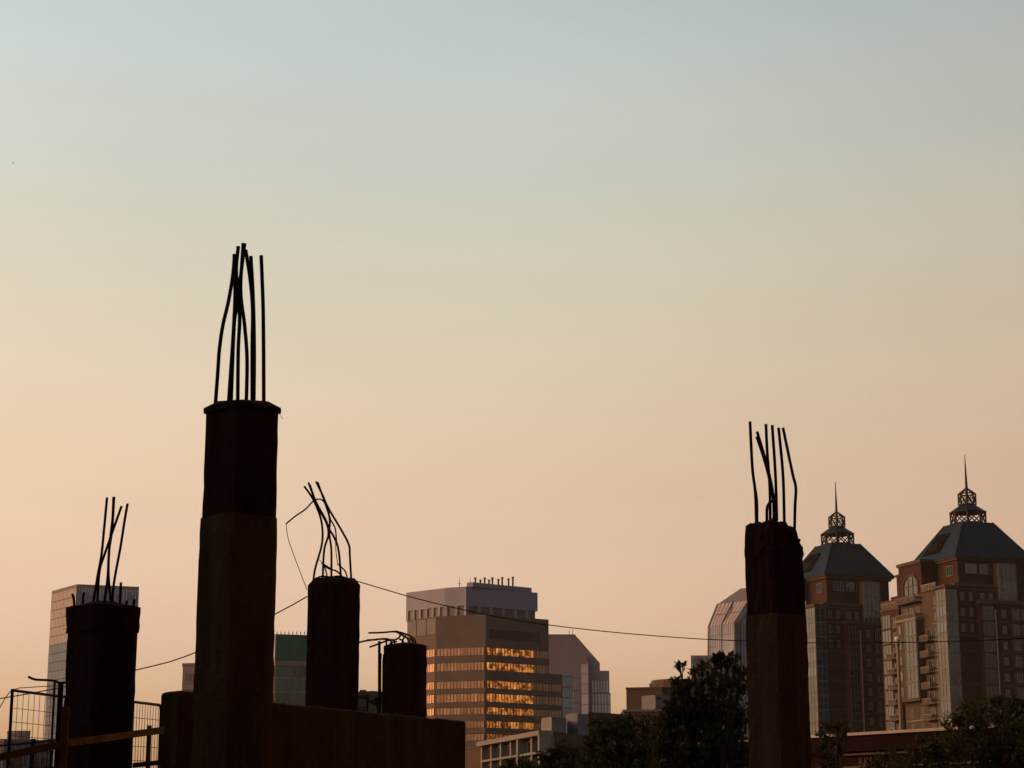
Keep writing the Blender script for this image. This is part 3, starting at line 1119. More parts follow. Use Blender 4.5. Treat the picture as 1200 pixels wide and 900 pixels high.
# low white balcony building
def balcony_block():
    D = 210
    root = empty('balcony_block', (*at(640, 880, D + 6).to_2d(), 0), 'low building with white framed balcony bays and white box on its roof', 'building')
    p = fpts([(572, 880, D + 22), (644, 860, D), (692, 860, D + 6)])
    ins = at(650, 880, D + 25).to_2d()
    foot = p + [p[2] + Vector((-3, 25)), p[0] + Vector((2, 18))]
    Z = ztop(644, 858, D)
    m = MB()
    m.prism(foot, 0, Z)
    m.build('wall', M['darkbrown'], root)
    fr, L = face_frame(p[0], p[1], ins)
    if fr[1].x < 0:
        fr = (p[1], -fr[1], fr[2])
    bay = L / 6
    for k in range(7):
        u = k * bay
        part_box(root, 'column', M['white'], fr, u - 0.28, u + 0.28, 0, Z - 0.35, 0.0, 1.2 if k in (4, 6) else 0.8)
    part_box(root, 'roof_edge', M['white'], fr, -0.3, L + 0.35, Z - 0.35, Z + 0.15, -0.3, 1.3)
    for j in range(3):
        z = Z - 2.0 - j * 1.75
        part_box(root, 'balcony_slab', M['white'], fr, 0.3, L - 0.3, z - 0.16, z + 0.06, 0.002, 1.0)
        for k in range(6):
            u = (k + 0.5) * bay
            window(root, 'bb', fr, u, z + 0.12, bay - 0.8, 1.3, cols=3, pm=M['glass_dark'], fm=M['greybox'], n=0.02)
    fr2, L2 = face_frame(p[1], p[2], ins)
    if fr2[1].x < 0:
        fr2 = (p[2], -fr2[1], fr2[2])
    part_box(root, 'corner_pier', M['greybox'], fr2, -0.2, 0.5, 0, Z - 0.36, 0.0, 0.25)
    for j in range(3):
        part_box(root, 'wall_panel', M['darkbrown'], fr2, 0.6, L2 - 0.1, Z - 1.9 - j * 1.75, Z - 0.4 - j * 1.75, 0.0, 0.12)
    # rooftop boxes
    q = fpts([(635, 850, D + 4), (646.5, 850, D + 2), (664, 850, D + 4)])
    m = MB()
    m.prism(q + [q[2] + Vector((0, 4)), q[0] + Vector((0, 4))], Z + 0.155, ztop(646, 840, D + 2))
    bx = m.build('roof_box', M['white'], root)
    f3, L3 = face_frame(q[1], q[2], ins)
    if f3[1].x < 0:
        f3 = (q[2], -f3[1], f3[2])
    part_box(bx, 'vent', M['louvre'], f3, 0.15, 0.45, ztop(649, 842.5, D + 2), ztop(649, 841, D + 2), 0.0, 0.06)
    q = fpts([(664.5, 850, D + 8), (677, 850, D + 7), (690, 850, D + 9)])
    m = MB()
    m.prism(q + [q[2] + Vector((0, 5)), q[0] + Vector((0, 5))], Z + 0.155, ztop(677, 836, D + 7))
    m.build('roof_box', M['greybox'], root)


balcony_block()


def plain_block(name, label, tri, Zpx, depth, wall, win, floors, bays, fh=3.4, sills=True, roofm=None):
    """a simple block: tri = left, near corner, right (px, py, Y); windows on both visible faces"""
    p = fpts(tri)
    foot = p + [deep(p[-1], depth, -0.5), deep(p[0], depth, 0.5)]
    ins = sum(foot, Vector((0, 0))) / len(foot)
    root = empty(name, (ins.x, ins.y, 0), label, 'building')
    Z = ztop(*Zpx)
    m = MB()
    m.prism(foot, 0, Z)
    m.build('wall', wall, root)
    c = ins
    m = MB()
    m.prism([c + (q - c) * 1.02 for q in foot], Z + 0.002, Z + 0.45)
    m.build('parapet', roofm or wall, root)
    for i in range(len(p) - 1):
        fr, L = face_frame(p[i], p[i + 1], ins)
        if fr[1].x < 0:
            fr = (p[i + 1], -fr[1], fr[2])
        nb = max(1, int(L / bays))
        for f in range(floors):
            z = Z - 0.9 - (f + 1) * fh + 0.7
            for k in range(nb):
                window(root, name + str(i), fr, (k + 0.5) * L / nb, z, L / nb * 0.62, fh * 0.55, pm=win, cols=2, n=0.02)
            if sills:
                part_box(root, 'sill_band', M['greybox'], fr, 0.02, L - 0.02, z - 0.35, z - 0.12, 0.0, 0.14)
    return root, Z


# green topped block between the columns
def green_block():
    D = 320
    p = fpts([(300, 780, D + 8), (322.5, 780, D), (372, 780, D + 2)])
    foot = p + [p[2] + Vector((0, 20)), p[0] + Vector((0, 14))]
    ins = sum(foot, Vector((0, 0))) / 5
    root = empty('green_block', (ins.x, ins.y, 0), 'glass block with dark green windowless top storey between two concrete columns', 'building')
    Z = ztop(340, 743, D)
    Zg = ztop(340, 776, D)
    m = MB()
    m.prism(foot, 0, Zg)
    m.build('core', M['spandrel'], root)
    m = MB()
    m.prism(foot, Zg + 0.002, Z)
    m.build('top_storey', M['green'], root)
    fr, L = face_frame(p[1], p[2], ins)
    frl, Ll = face_frame(p[0], p[1], ins)
    if frl[1].x < 0:
        frl = (p[1], -frl[1], frl[2])
    part_box(root, 'side_panel', M['palepanel'], frl, 0.05, Ll - 0.05, Zg + 0.2, Z - 0.05, 0.0, 0.1)
    for k in range(3):
        part_box(root, 'green_panel', M['green'], fr, k * L / 3 + 0.03, (k + 1) * L / 3 - 0.03, Zg + 0.4, Z - 0.1, 0.0, 0.08)
    part_box(root, 'white_band', M['white'], fr, -0.05, L, Zg - 0.5, Zg + 0.25, 0.0, 0.25)
    for f in range(6):
        z1 = Zg - 0.5 - f * 2.15
        part_box(root, 'white_band', M['white'], fr, 0, L, z1 - 2.15, z1 - 1.95, 0.0, 0.2)
        for k in range(3):
            u = (k + 0.5) * 2.75
            window(root, 'gb', fr, u, z1 - 1.94, 2.7, 1.9, pm=M['teal'], fm=M['frame'], cols=3, n=0.02, t=0.08)
        window(root, 'gl', frl, Ll / 2, z1 - 1.94, Ll - 0.3, 1.9, pm=M['glass_dark'], cols=2, n=0.02)
    for k in range(9):
        q = at(320 + k * 4.6, 743, D + 0.6)
        m = MB()
        m.bar((q.x, q.y, Z), (q.x, q.y, Z + 0.45), 0.07, 5)
        m.build('roof_post', M['greybox'], root)


green_block()
plain_block('grey_block', 'small grey block seen left of the tallest concrete column', [(213.5, 800, 400), (262, 800, 398), (300, 800, 404)], (216, 780, 400), 16, M['greybox'], M['glass_dark'], 4, 2.2, 3.0)
r_, Z_ = plain_block('beige_block', 'low beige block seen through the gap between the two short columns', [(404, 830, 330), (436, 830, 327), (480, 830, 331)], (430, 813, 327), 16, M['stone'], M['glass_dark'], 3, 3.2)
m = MB()
q = at(425, 812, 331)
m.prism([(q.x - 0.5, q.y), (q.x + 0.5, q.y), (q.x + 0.5, q.y + 1), (q.x - 0.5, q.y + 1)], Z_ + 0.45, Z_ + 0.95)
m.build('roof_vent', M['greybox'], r_)
plain_block('low_grey_block', 'low grey block seen through the wire fence panel', [(8, 870, 292.5), (20, 870, 292), (35, 870, 292)], (20, 860, 292), 16, M['greybox'], M['glass_dark'], 4, 2.6)
plain_block('wide_grey_block', 'wide low building beside the grey block beyond the fence', [(-60, 880, 263), (4, 880, 262), (62, 880, 266)], (20, 871, 264), 12, M['pinkstone'], M['glass_dark'], 3, 2.6)
plain_block('podium_block', 'dark brown low block below the banded office windows', [(530, 890, 380), (578, 890, 372), (612, 890, 380)], (560, 877, 374), 14, M['darkbrown'], M['glass_dark'], 0, 3.0)
plain_block('shed_block', 'dark shed roofed block showing above the hedge of trees', [(690, 860, 147), (712, 860, 148), (738, 860, 150)], (712, 845, 150), 10, M['darkbrown'], M['glass_dark'], 2, 2.0, 2.6)


# ------------------------------------------------------------------ low building with maroon fascia and letters
def sign_building():
    a, b = at(820, 870, 66.5), at(1330, 870, 54.0)
    pa, pb = a.to_2d(), b.to_2d()
    u = (pb - pa).normalized()
    n = Vector((u.y, -u.x))
    root = empty('shop_building', ((pa.x + pb.x) / 2, (pa.y + pb.y) / 2, 0), 'low maroon building with pale roof edge and sign letters RKS behind the shrubs', 'building')
    fr = (pa, u, n)
    L = (pb - pa).length
    Z = ztop(950, 862.5, 62.8)
    m = MB()
    m.fbox(fr, 0, L, 0, Z - 0.12, -12, 0)
    m.build('wall', M['maroon'], root)
    m = MB()
    m.fbox(fr, -0.2, L + 0.2, Z - 0.085, Z, -12, 0.35)
    m.build('coping', M['coping'], root)
    m = MB()
    m.fbox(fr, 0, L, Z - 0.55, Z - 0.104, 0.0, 0.25)
    m.build('fascia', M['maroon'], root)
    m = MB()
    m.fbox(fr, 6.2, L, Z - 0.66, Z - 0.60, 0.0, 0.14)
    m.build('trim', M['letter'], root)
    m = MB()
    m.fbox(fr, 6.2, L, Z - 1.04, Z - 0.98, 0.0, 0.14)
    m.build('trim', M['letter'], root)
    # letters
    target = at(1003, 893, 61.2).to_2d()
    u0 = (target - pa).dot(u)
    for k, ch in enumerate('RKS'):
        cu = bpy.data.curves.new('letter', 'FONT')
        cu.body = ch
        cu.size = 0.32
        cu.extrude = 0.02
        tmp = bpy.data.objects.new('tmp', cu)
        COL.objects.link(tmp)
        dg = bpy.context.evaluated_depsgraph_get()
        me = bpy.data.meshes.new_from_object(tmp.evaluated_get(dg))
        bpy.data.objects.remove(tmp)
        me.materials.clear()
        me.materials.append(M['letter'])
        o = bpy.data.objects.new('letter', me)
        COL.objects.link(o)
        o.parent = root
        p = pa + u * (u0 + k * 0.21) + n * 0.05
        o.location = Vector((p.x, p.y, Z - 0.96)) - wloc(root)
        o.rotation_euler = (R(90), 0, math.atan2(u.y, u.x))


sign_building()

# globe lamp post
p = at(1056, 850, 82)
root = empty('lamp_post', (p.x, p.y, 0), 'slim grey lamp post with round globe in front of the twin towers', 'lamp post')
zt = ztop(1051, 749, 82)
m = MB()
m.tube([(p.x, p.y, 0), (p.x, p.y, 0.6), (p.x, p.y, 0.62), (p.x, p.y, zt - 0.15)], [0.18, 0.18, 0.10, 0.065], 10)
m.build('pole', M['pole'], root)
m = MB()
for k in range(9):
    pass
prof = [(0.02, -0.16)] + [(0.125 * math.sin(t), -0.125 * math.cos(t)) for t in np.linspace(0.3, math.pi - 0.05, 10)]
m.tube([(p.x, p.y, zt + q[1]) for q in prof], [q[0] for q in prof], 12)
m.build('globe', M['globe'], root, smooth=True)
m = MB()
m.tube([(p.x, p.y, zt - 0.32), (p.x, p.y, zt - 0.2), (p.x, p.y, zt - 0.13)], [0.065, 0.10, 0.08], 10)
m.build('collar', M['pole'], root)


# ------------------------------------------------------------------ trees
def tree(name, label, D, clumps, lpx, density, m, base=None, cat='tree', group=None, seed=1):
    """clumps: (px, py, r_px); leaves fill balls whose depth is as large as their width"""
    r = np.random.default_rng(seed)
    C = []
    for (px, py, rp) in clumps:
        d = D + r.normal(0, 0.5)
        C.append((at(px, py, d), rp / F_PX * D))
    bx = base or float(np.mean([c[0].x for c in C]))
    root = empty(name, (bx, D, 0), label, cat, group)
    # trunk and limbs
    zc = min(c[0].z for c in C)
    fork = Vector((bx, D, max(0.8, zc * 0.55)))
    tr = MB()
    tr.tube(smooth_path([(bx, D, 0), (bx + 0.06, D, fork.z * 0.5), fork], 0.3), None or [0.15 - 0.05 * i / 20 for i in range(len(smooth_path([(bx, D, 0), (bx + 0.06, D, fork.z * 0.5), fork], 0.3)))], 8)
    for c, rad in C:
        mid = fork.lerp(c, 0.55) + Vector((0, 0, 0.15))
        path = smooth_path([fork, mid, c], 0.25)
        tr.tube(path, list(np.linspace(0.06, 0.012, len(path))), 5)
        for k in range(4):
            e = c + Vector(r.normal(0, 1, 3)) * rad * 0.8
            tr.tube([c.lerp(mid, 0.2), c.lerp(e, 0.5), e], [0.012, 0.008, 0.004], 4)
    tr.build('trunk', M['bark'], root)
    # leaves
    V, Fc = [], []
    for c, rad in C:
        n = int(density * (rad * F_PX / D) ** 2 / 10)
        nb = max(3, n // 16)
        dirs = r.normal(0, 1, (nb, 3))
        dirs /= np.linalg.norm(dirs, axis=1)[:, None]
        bud = np.array(c) + dirs * (rad * (0.25 + 0.85 * r.random((nb, 1)) ** 0.6))
        for bpt in bud:
            k = r.integers(10, 22)
            pos = bpt + r.normal(0, rad * 0.13 + 0.02, (k, 3))
            for q in pos:
                s = lpx / F_PX * D * r.uniform(0.6, 1.3)
                ax = r.normal(0, 1, 3) + np.array([0, 0, -0.3])
                ax /= np.linalg.norm(ax)
                nn = np.cross(ax, r.normal(0, 1, 3))
                nn /= np.linalg.norm(nn)
                bi = np.cross(ax, nn)
                i0 = len(V)
                V += [q, q + ax * s * 0.5 + nn * s * 0.28 + bi * s * 0.08, q + ax * s, q + ax * s * 0.5 - nn * s * 0.28 + bi * s * 0.08]
                Fc += [(i0, i0 + 1, i0 + 2), (i0, i0 + 2, i0 + 3)]
    me = bpy.data.meshes.new('crown')
    off = np.array([bx, D, 0])
    me.from_pydata((np.array(V) - off).tolist(), [], Fc)
    me.materials.append(m)
    o = bpy.data.objects.new('crown', me)
    COL.objects.link(o)
    o.parent = root
    return root


def below(cl, x0, x1, y0=925, step=34, r=26):
    return cl + [(x, y0 + random.uniform(-8, 8), r) for x in range(x0, x1, step)] + [(x + 10, y0 + 45, r) for x in range(x0, x1, step)]


tree('broadleaf_tree', 'tall leafy tree with ragged top in front of the faceted glass tower', 44,
     below([(848, 792, 11), (862, 782, 6), (838, 780, 6), (846, 770, 4), (838, 772, 4), (862, 771, 4), (868, 786, 6), (853, 778, 5), (823, 794, 10), (822, 778, 4), (815, 788, 6), (866, 802, 12), (806, 798, 7), (797, 781, 4), (793, 799, 6), (802, 808, 8),
            (800, 822, 17), (835, 818, 24), (864, 830, 18), (786, 836, 13), (815, 845, 26), (850, 855, 28), (780, 862, 20), (825, 880, 30), (862, 885, 22), (786, 893, 22), (775, 848, 8)], 785, 870), 7.0, 10, M['leaf'], seed=3)
tree('bushy_tree', 'low rounded bushy tree in front of the dark roofed block', 47,
     below([(706, 858, 12), (722, 852, 12), (740, 851, 12), (757, 850, 12), (772, 848, 10), (694, 876, 13), (715, 878, 18), (742, 874, 20), (766, 872, 18), (700, 896, 16), (730, 898, 18), (760, 898, 18), (686, 888, 8), (698, 845, 5)], 690, 790), 6.0, 12, M['leaf'], seed=5)
tree('young_tree', 'small spiky young tree top below the white balconies', 40,
     below([(634, 888, 6), (645, 885, 7), (655, 882, 7), (664, 878, 6), (672, 884, 6), (650, 896, 10), (668, 897, 9), (636, 899, 7)], 632, 680, 915, 20, 14), 5.0, 24, M['leaf'], seed=8)
tree('young_tree', 'tiny tree tip peeking up beside the concrete wall end', 38,
     below([(600, 897, 5), (612, 893, 5), (622, 896, 5)], 596, 628, 912, 14, 11), 5.0, 24, M['leaf'], seed=9)
tree('broadleaf_tree', 'broad dark tree covering the pale roof edge below the brick tower', 51,
     below([(1132, 828, 9), (1150, 826, 10), (1168, 822, 9), (1184, 828, 11), (1198, 832, 12), (1120, 838, 9), (1110, 848, 8), (1145, 844, 18), (1175, 848, 20), (1200, 856, 20), (1120, 868, 18),
            (1090, 872, 14), (1072, 880, 12), (1150, 876, 24), (1185, 884, 24), (1105, 892, 18), (1215, 850, 20), (1225, 880, 26), (1065, 896, 14)], 1060, 1240), 6.0, 12, M['leaf2'], seed=11)
tree('slender_tree', 'slender treetop poking above the pale roof edge beside the broken column', 53,
     below([(972, 850, 7), (982, 848, 7), (990, 856, 7), (966, 860, 8), (980, 866, 10), (962, 880, 10), (983, 880, 9), (970, 895, 12)], 958, 985, 912, 20, 12), 4.6, 22, M['leaf'], seed=13)
tree('shrub', 'loose shrub in front of the sign letters', 52,
     below([(1036, 886, 7), (1046, 880, 5), (1048, 893, 9), (1030, 897, 8), (1015, 899, 6)], 1012, 1052, 912, 18, 12), 4.2, 18, M['leaf2'], cat='shrub', seed=17)


# ------------------------------------------------------------------ the concrete columns of the ruin
ALPHA = R(43)


def rebar_mesh(path, r, ribs=True):
    m = MB()
    if ribs:
        pts = smooth_path(path, 0.011)
        rs = [r * (1.10 if i % 2 else 0.93) for i in range(len(pts))]
    else:
        pts = smooth_path(path, 0.03)
        rs = r
    m.tube(pts, rs, 7)
    return m


def rebars(parent, conv, D, lines, r, name='rebar'):
    """lines: (depth offset, [(x, y) ...], optional radius); conv maps crop pixels to photo pixels"""
    for ln in lines:
        dy, pl = ln[0], ln[1]
        rr = ln[2] if len(ln) > 2 else r
        path = [at(*conv(q), D + dy) for q in pl]
        rebar_mesh(path, rr, rr > 0.008).build('rebar' if rr > 0.006 else 'tie_wire', M['rebar'] if rr > 0.006 else M['wire'], parent)


def column_shaft(cx, cy, prof, alpha, noise, seed, jag=None, tilt=0.0):
    """square shaft from (z, half side) rings with chamfered, slightly uneven edges"""
    r = np.random.default_rng(seed)
    m = MB()
    per = []
    S = 9
    for side in range(4):
        for k in range(S):
            t = -1 + 2 * k / S
            c = 0.955
            t = max(-c, min(c, t * 1.02))
            x, y = [(t, -1), (1, t), (-t, 1), (-1, -t)][side]
            per.append((x, y))
    n = len(per)
    ca, sa = math.cos(alpha), math.sin(alpha)
    vv, fs = [], []
    for i, (z, hs) in enumerate(prof):
        for k, (x, y) in enumerate(per):
            dx, dy, dz = r.normal(0, noise), r.normal(0, noise), 0.0
            X, Y = x * hs + dx, y * hs + dy
            if tilt and i >= len(prof) - 2:
                dz = tilt * (X * sa + Y * ca)
            if jag:
                z = min(prof[i][0], jag(x, y, i))
            vv.append((cx + X * ca - Y * sa, cy + X * sa + Y * ca, z + dz))
    for i in range(len(prof) - 1):
        for k in range(n):
            k2 = (k + 1) % n
            fs.append((i * n + k, i * n + k2, (i + 1) * n + k2, (i + 1) * n + k))
    # closed top and bottom with a centre point so a jagged rim stays clean
    L = (len(prof) - 1) * n
    zc = sum(vv[L + k][2] for k in range(n)) / n + 0.015
    vv += [(cx, cy, zc), (cx, cy, prof[0][0])]
    ct, cb = len(vv) - 2, len(vv) - 1
    for k in range(n):
        fs.append((L + k, L + (k + 1) % n, ct))
        fs.append(((k + 1) % n, k, cb))
    m.add(vv, fs)
    return m


def ring_levels(z0, z1, hs0, hs1, step=0.12):
    n = max(2, int((z1 - z0) / step))
    return [(z0 + (z1 - z0) * i / n, hs0 + (hs1 - hs0) * i / n) for i in range(n + 1)]


HS = 0.225
GROUP = 'concrete columns with bare rebar'

# tallest column
D = 16.4
c = at(281.5, 560, D)
root = empty('concrete_column', (c.x, c.y, POD), 'tallest square concrete column with chamfered cap and long straight rebar', 'column', GROUP)
zj, zt = ztop(281, 607, D), ztop(281, 485, D)
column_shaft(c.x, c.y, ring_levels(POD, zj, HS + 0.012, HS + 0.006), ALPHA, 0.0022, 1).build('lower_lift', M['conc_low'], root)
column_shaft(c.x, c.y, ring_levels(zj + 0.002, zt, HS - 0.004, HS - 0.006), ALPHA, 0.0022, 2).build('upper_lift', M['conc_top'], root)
ztt = ztop(281, 470, D)
column_shaft(c.x, c.y, [(zt + 0.001, HS + 0.008), (zt + 0.025, HS + 0.012), (zt + 0.05, HS + 0.010), (ztt - 0.004, HS - 0.068), (ztt, HS - 0.078)], ALPHA, 0.003, 3, tilt=0.24).build('cap', M['conc_top'], root)
cv = lambda q: (200 + q[0] / 4.2875, 270 + q[1] / 4.2875)
rebars(root, cv, D, [
    (0.05, [(224, 890), (238, 700), (245, 600), (262, 480), (290, 360), (312, 230), (322, 120)]),
    (-0.1, [(290, 890), (303, 700), (310, 600), (320, 430), (324, 300), (320, 122)]),
    (-0.04, [(337, 890), (340, 600), (347, 450), (340, 330), (330, 200), (340, 80)]),
    (0.06, [(380, 890), (384, 650), (372, 480), (352, 300), (365, 65)]),
    (0.12, [(410, 890), (410, 600), (412, 400), (400, 250), (377, 98)]),
    (-0.06, [(468, 890), (467, 600), (465, 400), (460, 250), (455, 126)]),
    (0.02, [(418, 890), (420, 600), (415, 350), (403, 130)]),
    (0.10, [(303, 890), (318, 500), (330, 390), (352, 230), (372, 66)]),
], 0.0163)
cv1 = lambda q: q
rebars(root, cv1, D - 0.33, [(0, [(327, 484), (330, 489), (331.5, 491)], 0.002)], 0.002)

# left column with collar
D = 17.3
c = at(120, 740, D)
root = empty('concrete_column', (c.x, c.y, POD), 'square concrete column with thick collar cap beside the wire fence', 'column', GROUP)
z1, z2, z3 = ztop(120, 742, D), ztop(120, 712, D), ztop(120, 704, D)
column_shaft(c.x, c.y, ring_levels(POD, z1, HS - 0.012, HS - 0.006), ALPHA, 0.004, 11).build('shaft', M['conc_top'], root)
column_shaft(c.x, c.y, ring_levels(z1 + 0.001, z2, HS + 0.004, HS + 0.008, 0.05) + [(z2 + 0.012, HS - 0.02), (z2 + 0.03, HS - 0.09), (z3 - 0.01, HS - 0.15)], ALPHA, 0.003, 12, tilt=0.2).build('collar', M['conc_top'], root)
cv = lambda q: (60 + q[0] / 5.293, 560 + q[1] / 5.293)
rebars(root, cv, D, [
    (-0.05, [(258, 790), (290, 600), (312, 480), (330, 300), (347, 122)]),
    (0.08, [(285, 790), (300, 580), (330, 480), (375, 350), (437, 175)]),
    (-0.08, [(328, 790), (350, 620), (360, 450), (378, 320), (391, 118)]),
    (0.05, [(372, 790), (356, 600), (362, 420), (380, 260), (387, 118)]),
    (-0.02, [(380, 790), (390, 650), (430, 430), (455, 270), (474, 160)]),
    (-0.1, [(143, 815), (140, 750), (130, 720)]), (0.1, [(195, 810), (200, 740), (205, 710)]), (0.12, [(425, 810), (433, 648)]),
    (0.0, [(462, 810), (470, 760)]), (-0.08, [(506, 815), (517, 752)]),
], 0.0115)
rebars(root, cv1, D - 0.34, [(0, [(123, 747), (126, 758), (127, 775), (131, 785), (131, 835), (124, 868), (113, 902)], 0.004),
                             (0.05, [(134, 748), (133, 790), (131, 820), (137, 842)], 0.003)], 0.004)

# middle column with the bent bundle
D = 23.8
c = at(390.5, 740, D)
root = empty('concrete_column', (c.x, c.y, POD), 'concrete column with tangled leaning bundle of bent rebar, cable tied to its top', 'column', GROUP)
z2, z3 = ztop(390, 686, D), ztop(390, 677.5, D)
column_shaft(c.x, c.y, ring_levels(POD, z2, HS + 0.002, HS) + [((z2 + z3) / 2, HS - 0.025), (z3, HS - 0.05), (z3 + 0.004, HS - 0.09)], ALPHA, 0.003, 21, tilt=0.2).build('shaft', M['conc_top'], root)
cv = lambda q: (330 + q[0] / 6.21, 555 + q[1] / 6.21)
rebars(root, cv, D, [
    (0.02, [(230, 790), (245, 690), (290, 530), (298, 420), (280, 310), (225, 180), (165, 92)]),
    (-0.08, [(298, 790), (310, 560), (340, 450), (330, 370), (290, 290), (235, 170), (195, 65)]),
    (0.10, [(362, 790), (362, 560), (348, 440), (350, 330), (322, 230), (262, 62)]),
    (-0.04, [(435, 790), (415, 560), (380, 460), (345, 400), (318, 330), (250, 205), (205, 80)]),
    (0.05, [(508, 790), (497, 600), (490, 520), (440, 420), (340, 250), (300, 160), (250, 58)]),
    (-0.12, [(400, 500), (390, 400), (355, 330), (335, 250), (290, 190), (240, 190)], 0.009),
    (-0.15, [(482, 780), (462, 710), (408, 658)], 0.009), (-0.15, [(408, 658), (396, 570), (392, 480)], 0.005),
    (-0.2, [(438, 745), (400, 710), (340, 690), (290, 648)], 0.010), (-0.18, [(338, 780), (325, 720), (310, 665)], 0.009),
    (-0.1, [(300, 655), (355, 690)], 0.009), (-0.1, [(262, 618), (292, 642)], 0.004),
    (-0.15, [(228, 202), (170, 262), (100, 310), (32, 366)], 0.0095),
    (-0.2, [(32, 366), (50, 480), (110, 650), (185, 845)], 0.0045),
    (-0.2, [(232, 770), (290, 748), (360, 752), (440, 750), (500, 775)], 0.010),
    (-0.1, [(245, 765), (320, 760), (420, 745), (480, 778)], 0.008),
], 0.013)
# short column with hooked bars
D = 29.0
c = at(474.5, 800, D)
root = empty('concrete_column', (c.x, c.y, POD), 'shortest concrete column with rebar hooked over sideways', 'column', GROUP)
z2 = ztop(474, 757, D)
column_shaft(c.x, c.y, ring_levels(POD, z2, HS - 0.005, HS) + [(z2 + 0.02, HS - 0.03), (z2 + 0.035, HS - 0.09)], ALPHA, 0.006, 31).build('shaft', M['conc_top'], root)
cv = lambda q: (415 + q[0] / 7.2, 725 + q[1] / 7.2)
rebars(root, cv, D, [
    (-0.1, [(120, 120), (230, 117), (345, 110), (395, 135), (440, 160), (465, 195), (470, 260)]),
    (0.05, [(345, 104), (420, 125), (480, 150), (515, 190), (522, 260)]),
    (-0.2, [(40, 200), (110, 185), (230, 172), (330, 180), (378, 160), (395, 130), (440, 130)]),
    (-0.15, [(108, 180), (180, 178), (240, 170), (300, 178), (330, 240)]),
    (0.0, [(130, 240), (200, 215), (262, 192), (330, 180), (350, 250)]),
    (-0.12, [(270, 178), (272, 215), (280, 270)]), (0.1, [(380, 172), (412, 190), (432, 250)]), (0.0, [(285, 260), (310, 205), (362, 192)]),
    (0.08, [(470, 165), (495, 190), (500, 250)]), (0.0, [(440, 140), (415, 170), (400, 240)]),
    (-0.45, [(213, 190), (212, 450), (210, 2200)], 0.02), (-0.25, [(248, 300), (242, 560), (240, 2200)], 0.011), (-0.27, [(228, 292), (224, 560), (222, 2200)], 0.010),
    (-0.3, [(30, 662), (100, 668), (112, 690), (110, 780), (108, 2200)], 0.017), (-0.3, [(115, 700), (150, 692), (205, 675), (240, 690)], 0.014), (-0.3, [(140, 700), (175, 725), (195, 780), (205, 2200)], 0.014),
], 0.0132)

# right-hand broken column
D = 21.0
AL2 = R(38)
c = at(908.5, 700, D)
root = empty('concrete_column', (c.x, c.y, POD), 'concrete column with crumbled crooked top and dark upper half, near the twin towers', 'column', GROUP)
zj, zt = ztop(910, 722, D), ztop(908, 617, D)


def jag(x, y, i):
    """height of the crumbled top: level, then broken away at the right-hand corner"""
    ca, sa = math.cos(AL2), math.sin(AL2)
    q = x * ca - y * sa
    h = 0.03 + 0.03 * math.exp(-(q / 0.45) ** 2) - 0.06 * max(0, -q - 0.9) - 0.10 * max(0, q - 0.5) - 0.45 * max(0, q - 0.95)
    return zt + h + random.gauss(0, 0.02) + 0.24 * HS * (x * sa + y * ca)


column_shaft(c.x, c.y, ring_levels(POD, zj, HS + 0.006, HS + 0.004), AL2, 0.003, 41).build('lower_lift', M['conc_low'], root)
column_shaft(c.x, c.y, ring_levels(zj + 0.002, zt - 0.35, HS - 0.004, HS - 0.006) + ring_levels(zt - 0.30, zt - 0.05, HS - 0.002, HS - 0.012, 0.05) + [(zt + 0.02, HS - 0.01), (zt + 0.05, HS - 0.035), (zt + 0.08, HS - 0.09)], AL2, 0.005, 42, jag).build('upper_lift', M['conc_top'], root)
cv = lambda q: (865 + q[0] / 6, 490 + q[1] / 6)
rebars(root, cv, D, [
    (0.0, [(128, 745), (120, 520), (100, 350), (83, 25)]), (-0.06, [(132, 745), (131, 600), (122, 512)]),
    (0.06, [(252, 720), (246, 560), (220, 430), (180, 280), (130, 130)]), (-0.04, [(262, 720), (246, 540), (205, 340), (133, 95)]),
    (0.12, [(226, 720), (222, 480), (205, 250), (195, 42)]), (-0.1, [(272, 720), (262, 400), (239, 50)]),
    (0.03, [(325, 745), (315, 400), (284, 68)]), (0.08, [(396, 800), (400, 620), (405, 490), (380, 380), (315, 68)]),
    (-0.14, [(202, 725), (203, 640), (215, 605), (238, 582), (252, 600), (254, 720)]),
], 0.0162)
# lumps of broken concrete on the jagged top
for k, (px, py, r_) in enumerate(((889, 616, 0.04), (905, 611, 0.06), (917, 613, 0.045), (925, 618, 0.04), (934, 632, 0.04), (898, 613, 0.045))):
    bm = bmesh.new()
    bmesh.ops.create_icosphere(bm, subdivisions=2, radius=r_)
    p = at(px, py, D - 0.02 * k)
    for v in bm.verts:
        v.co *= 1 + random.uniform(-0.22, 0.22)
        v.co.z *= 0.6
        v.co += p - wloc(root) + Vector((0, 0, -0.01))
    me = bpy.data.meshes.new('concrete_lump')
    bm.to_mesh(me)
    bm.free()
    me.materials.append(M['conc_top'])
    o = bpy.data.objects.new('concrete_lump', me)
    COL.objects.link(o)
    o.parent = root

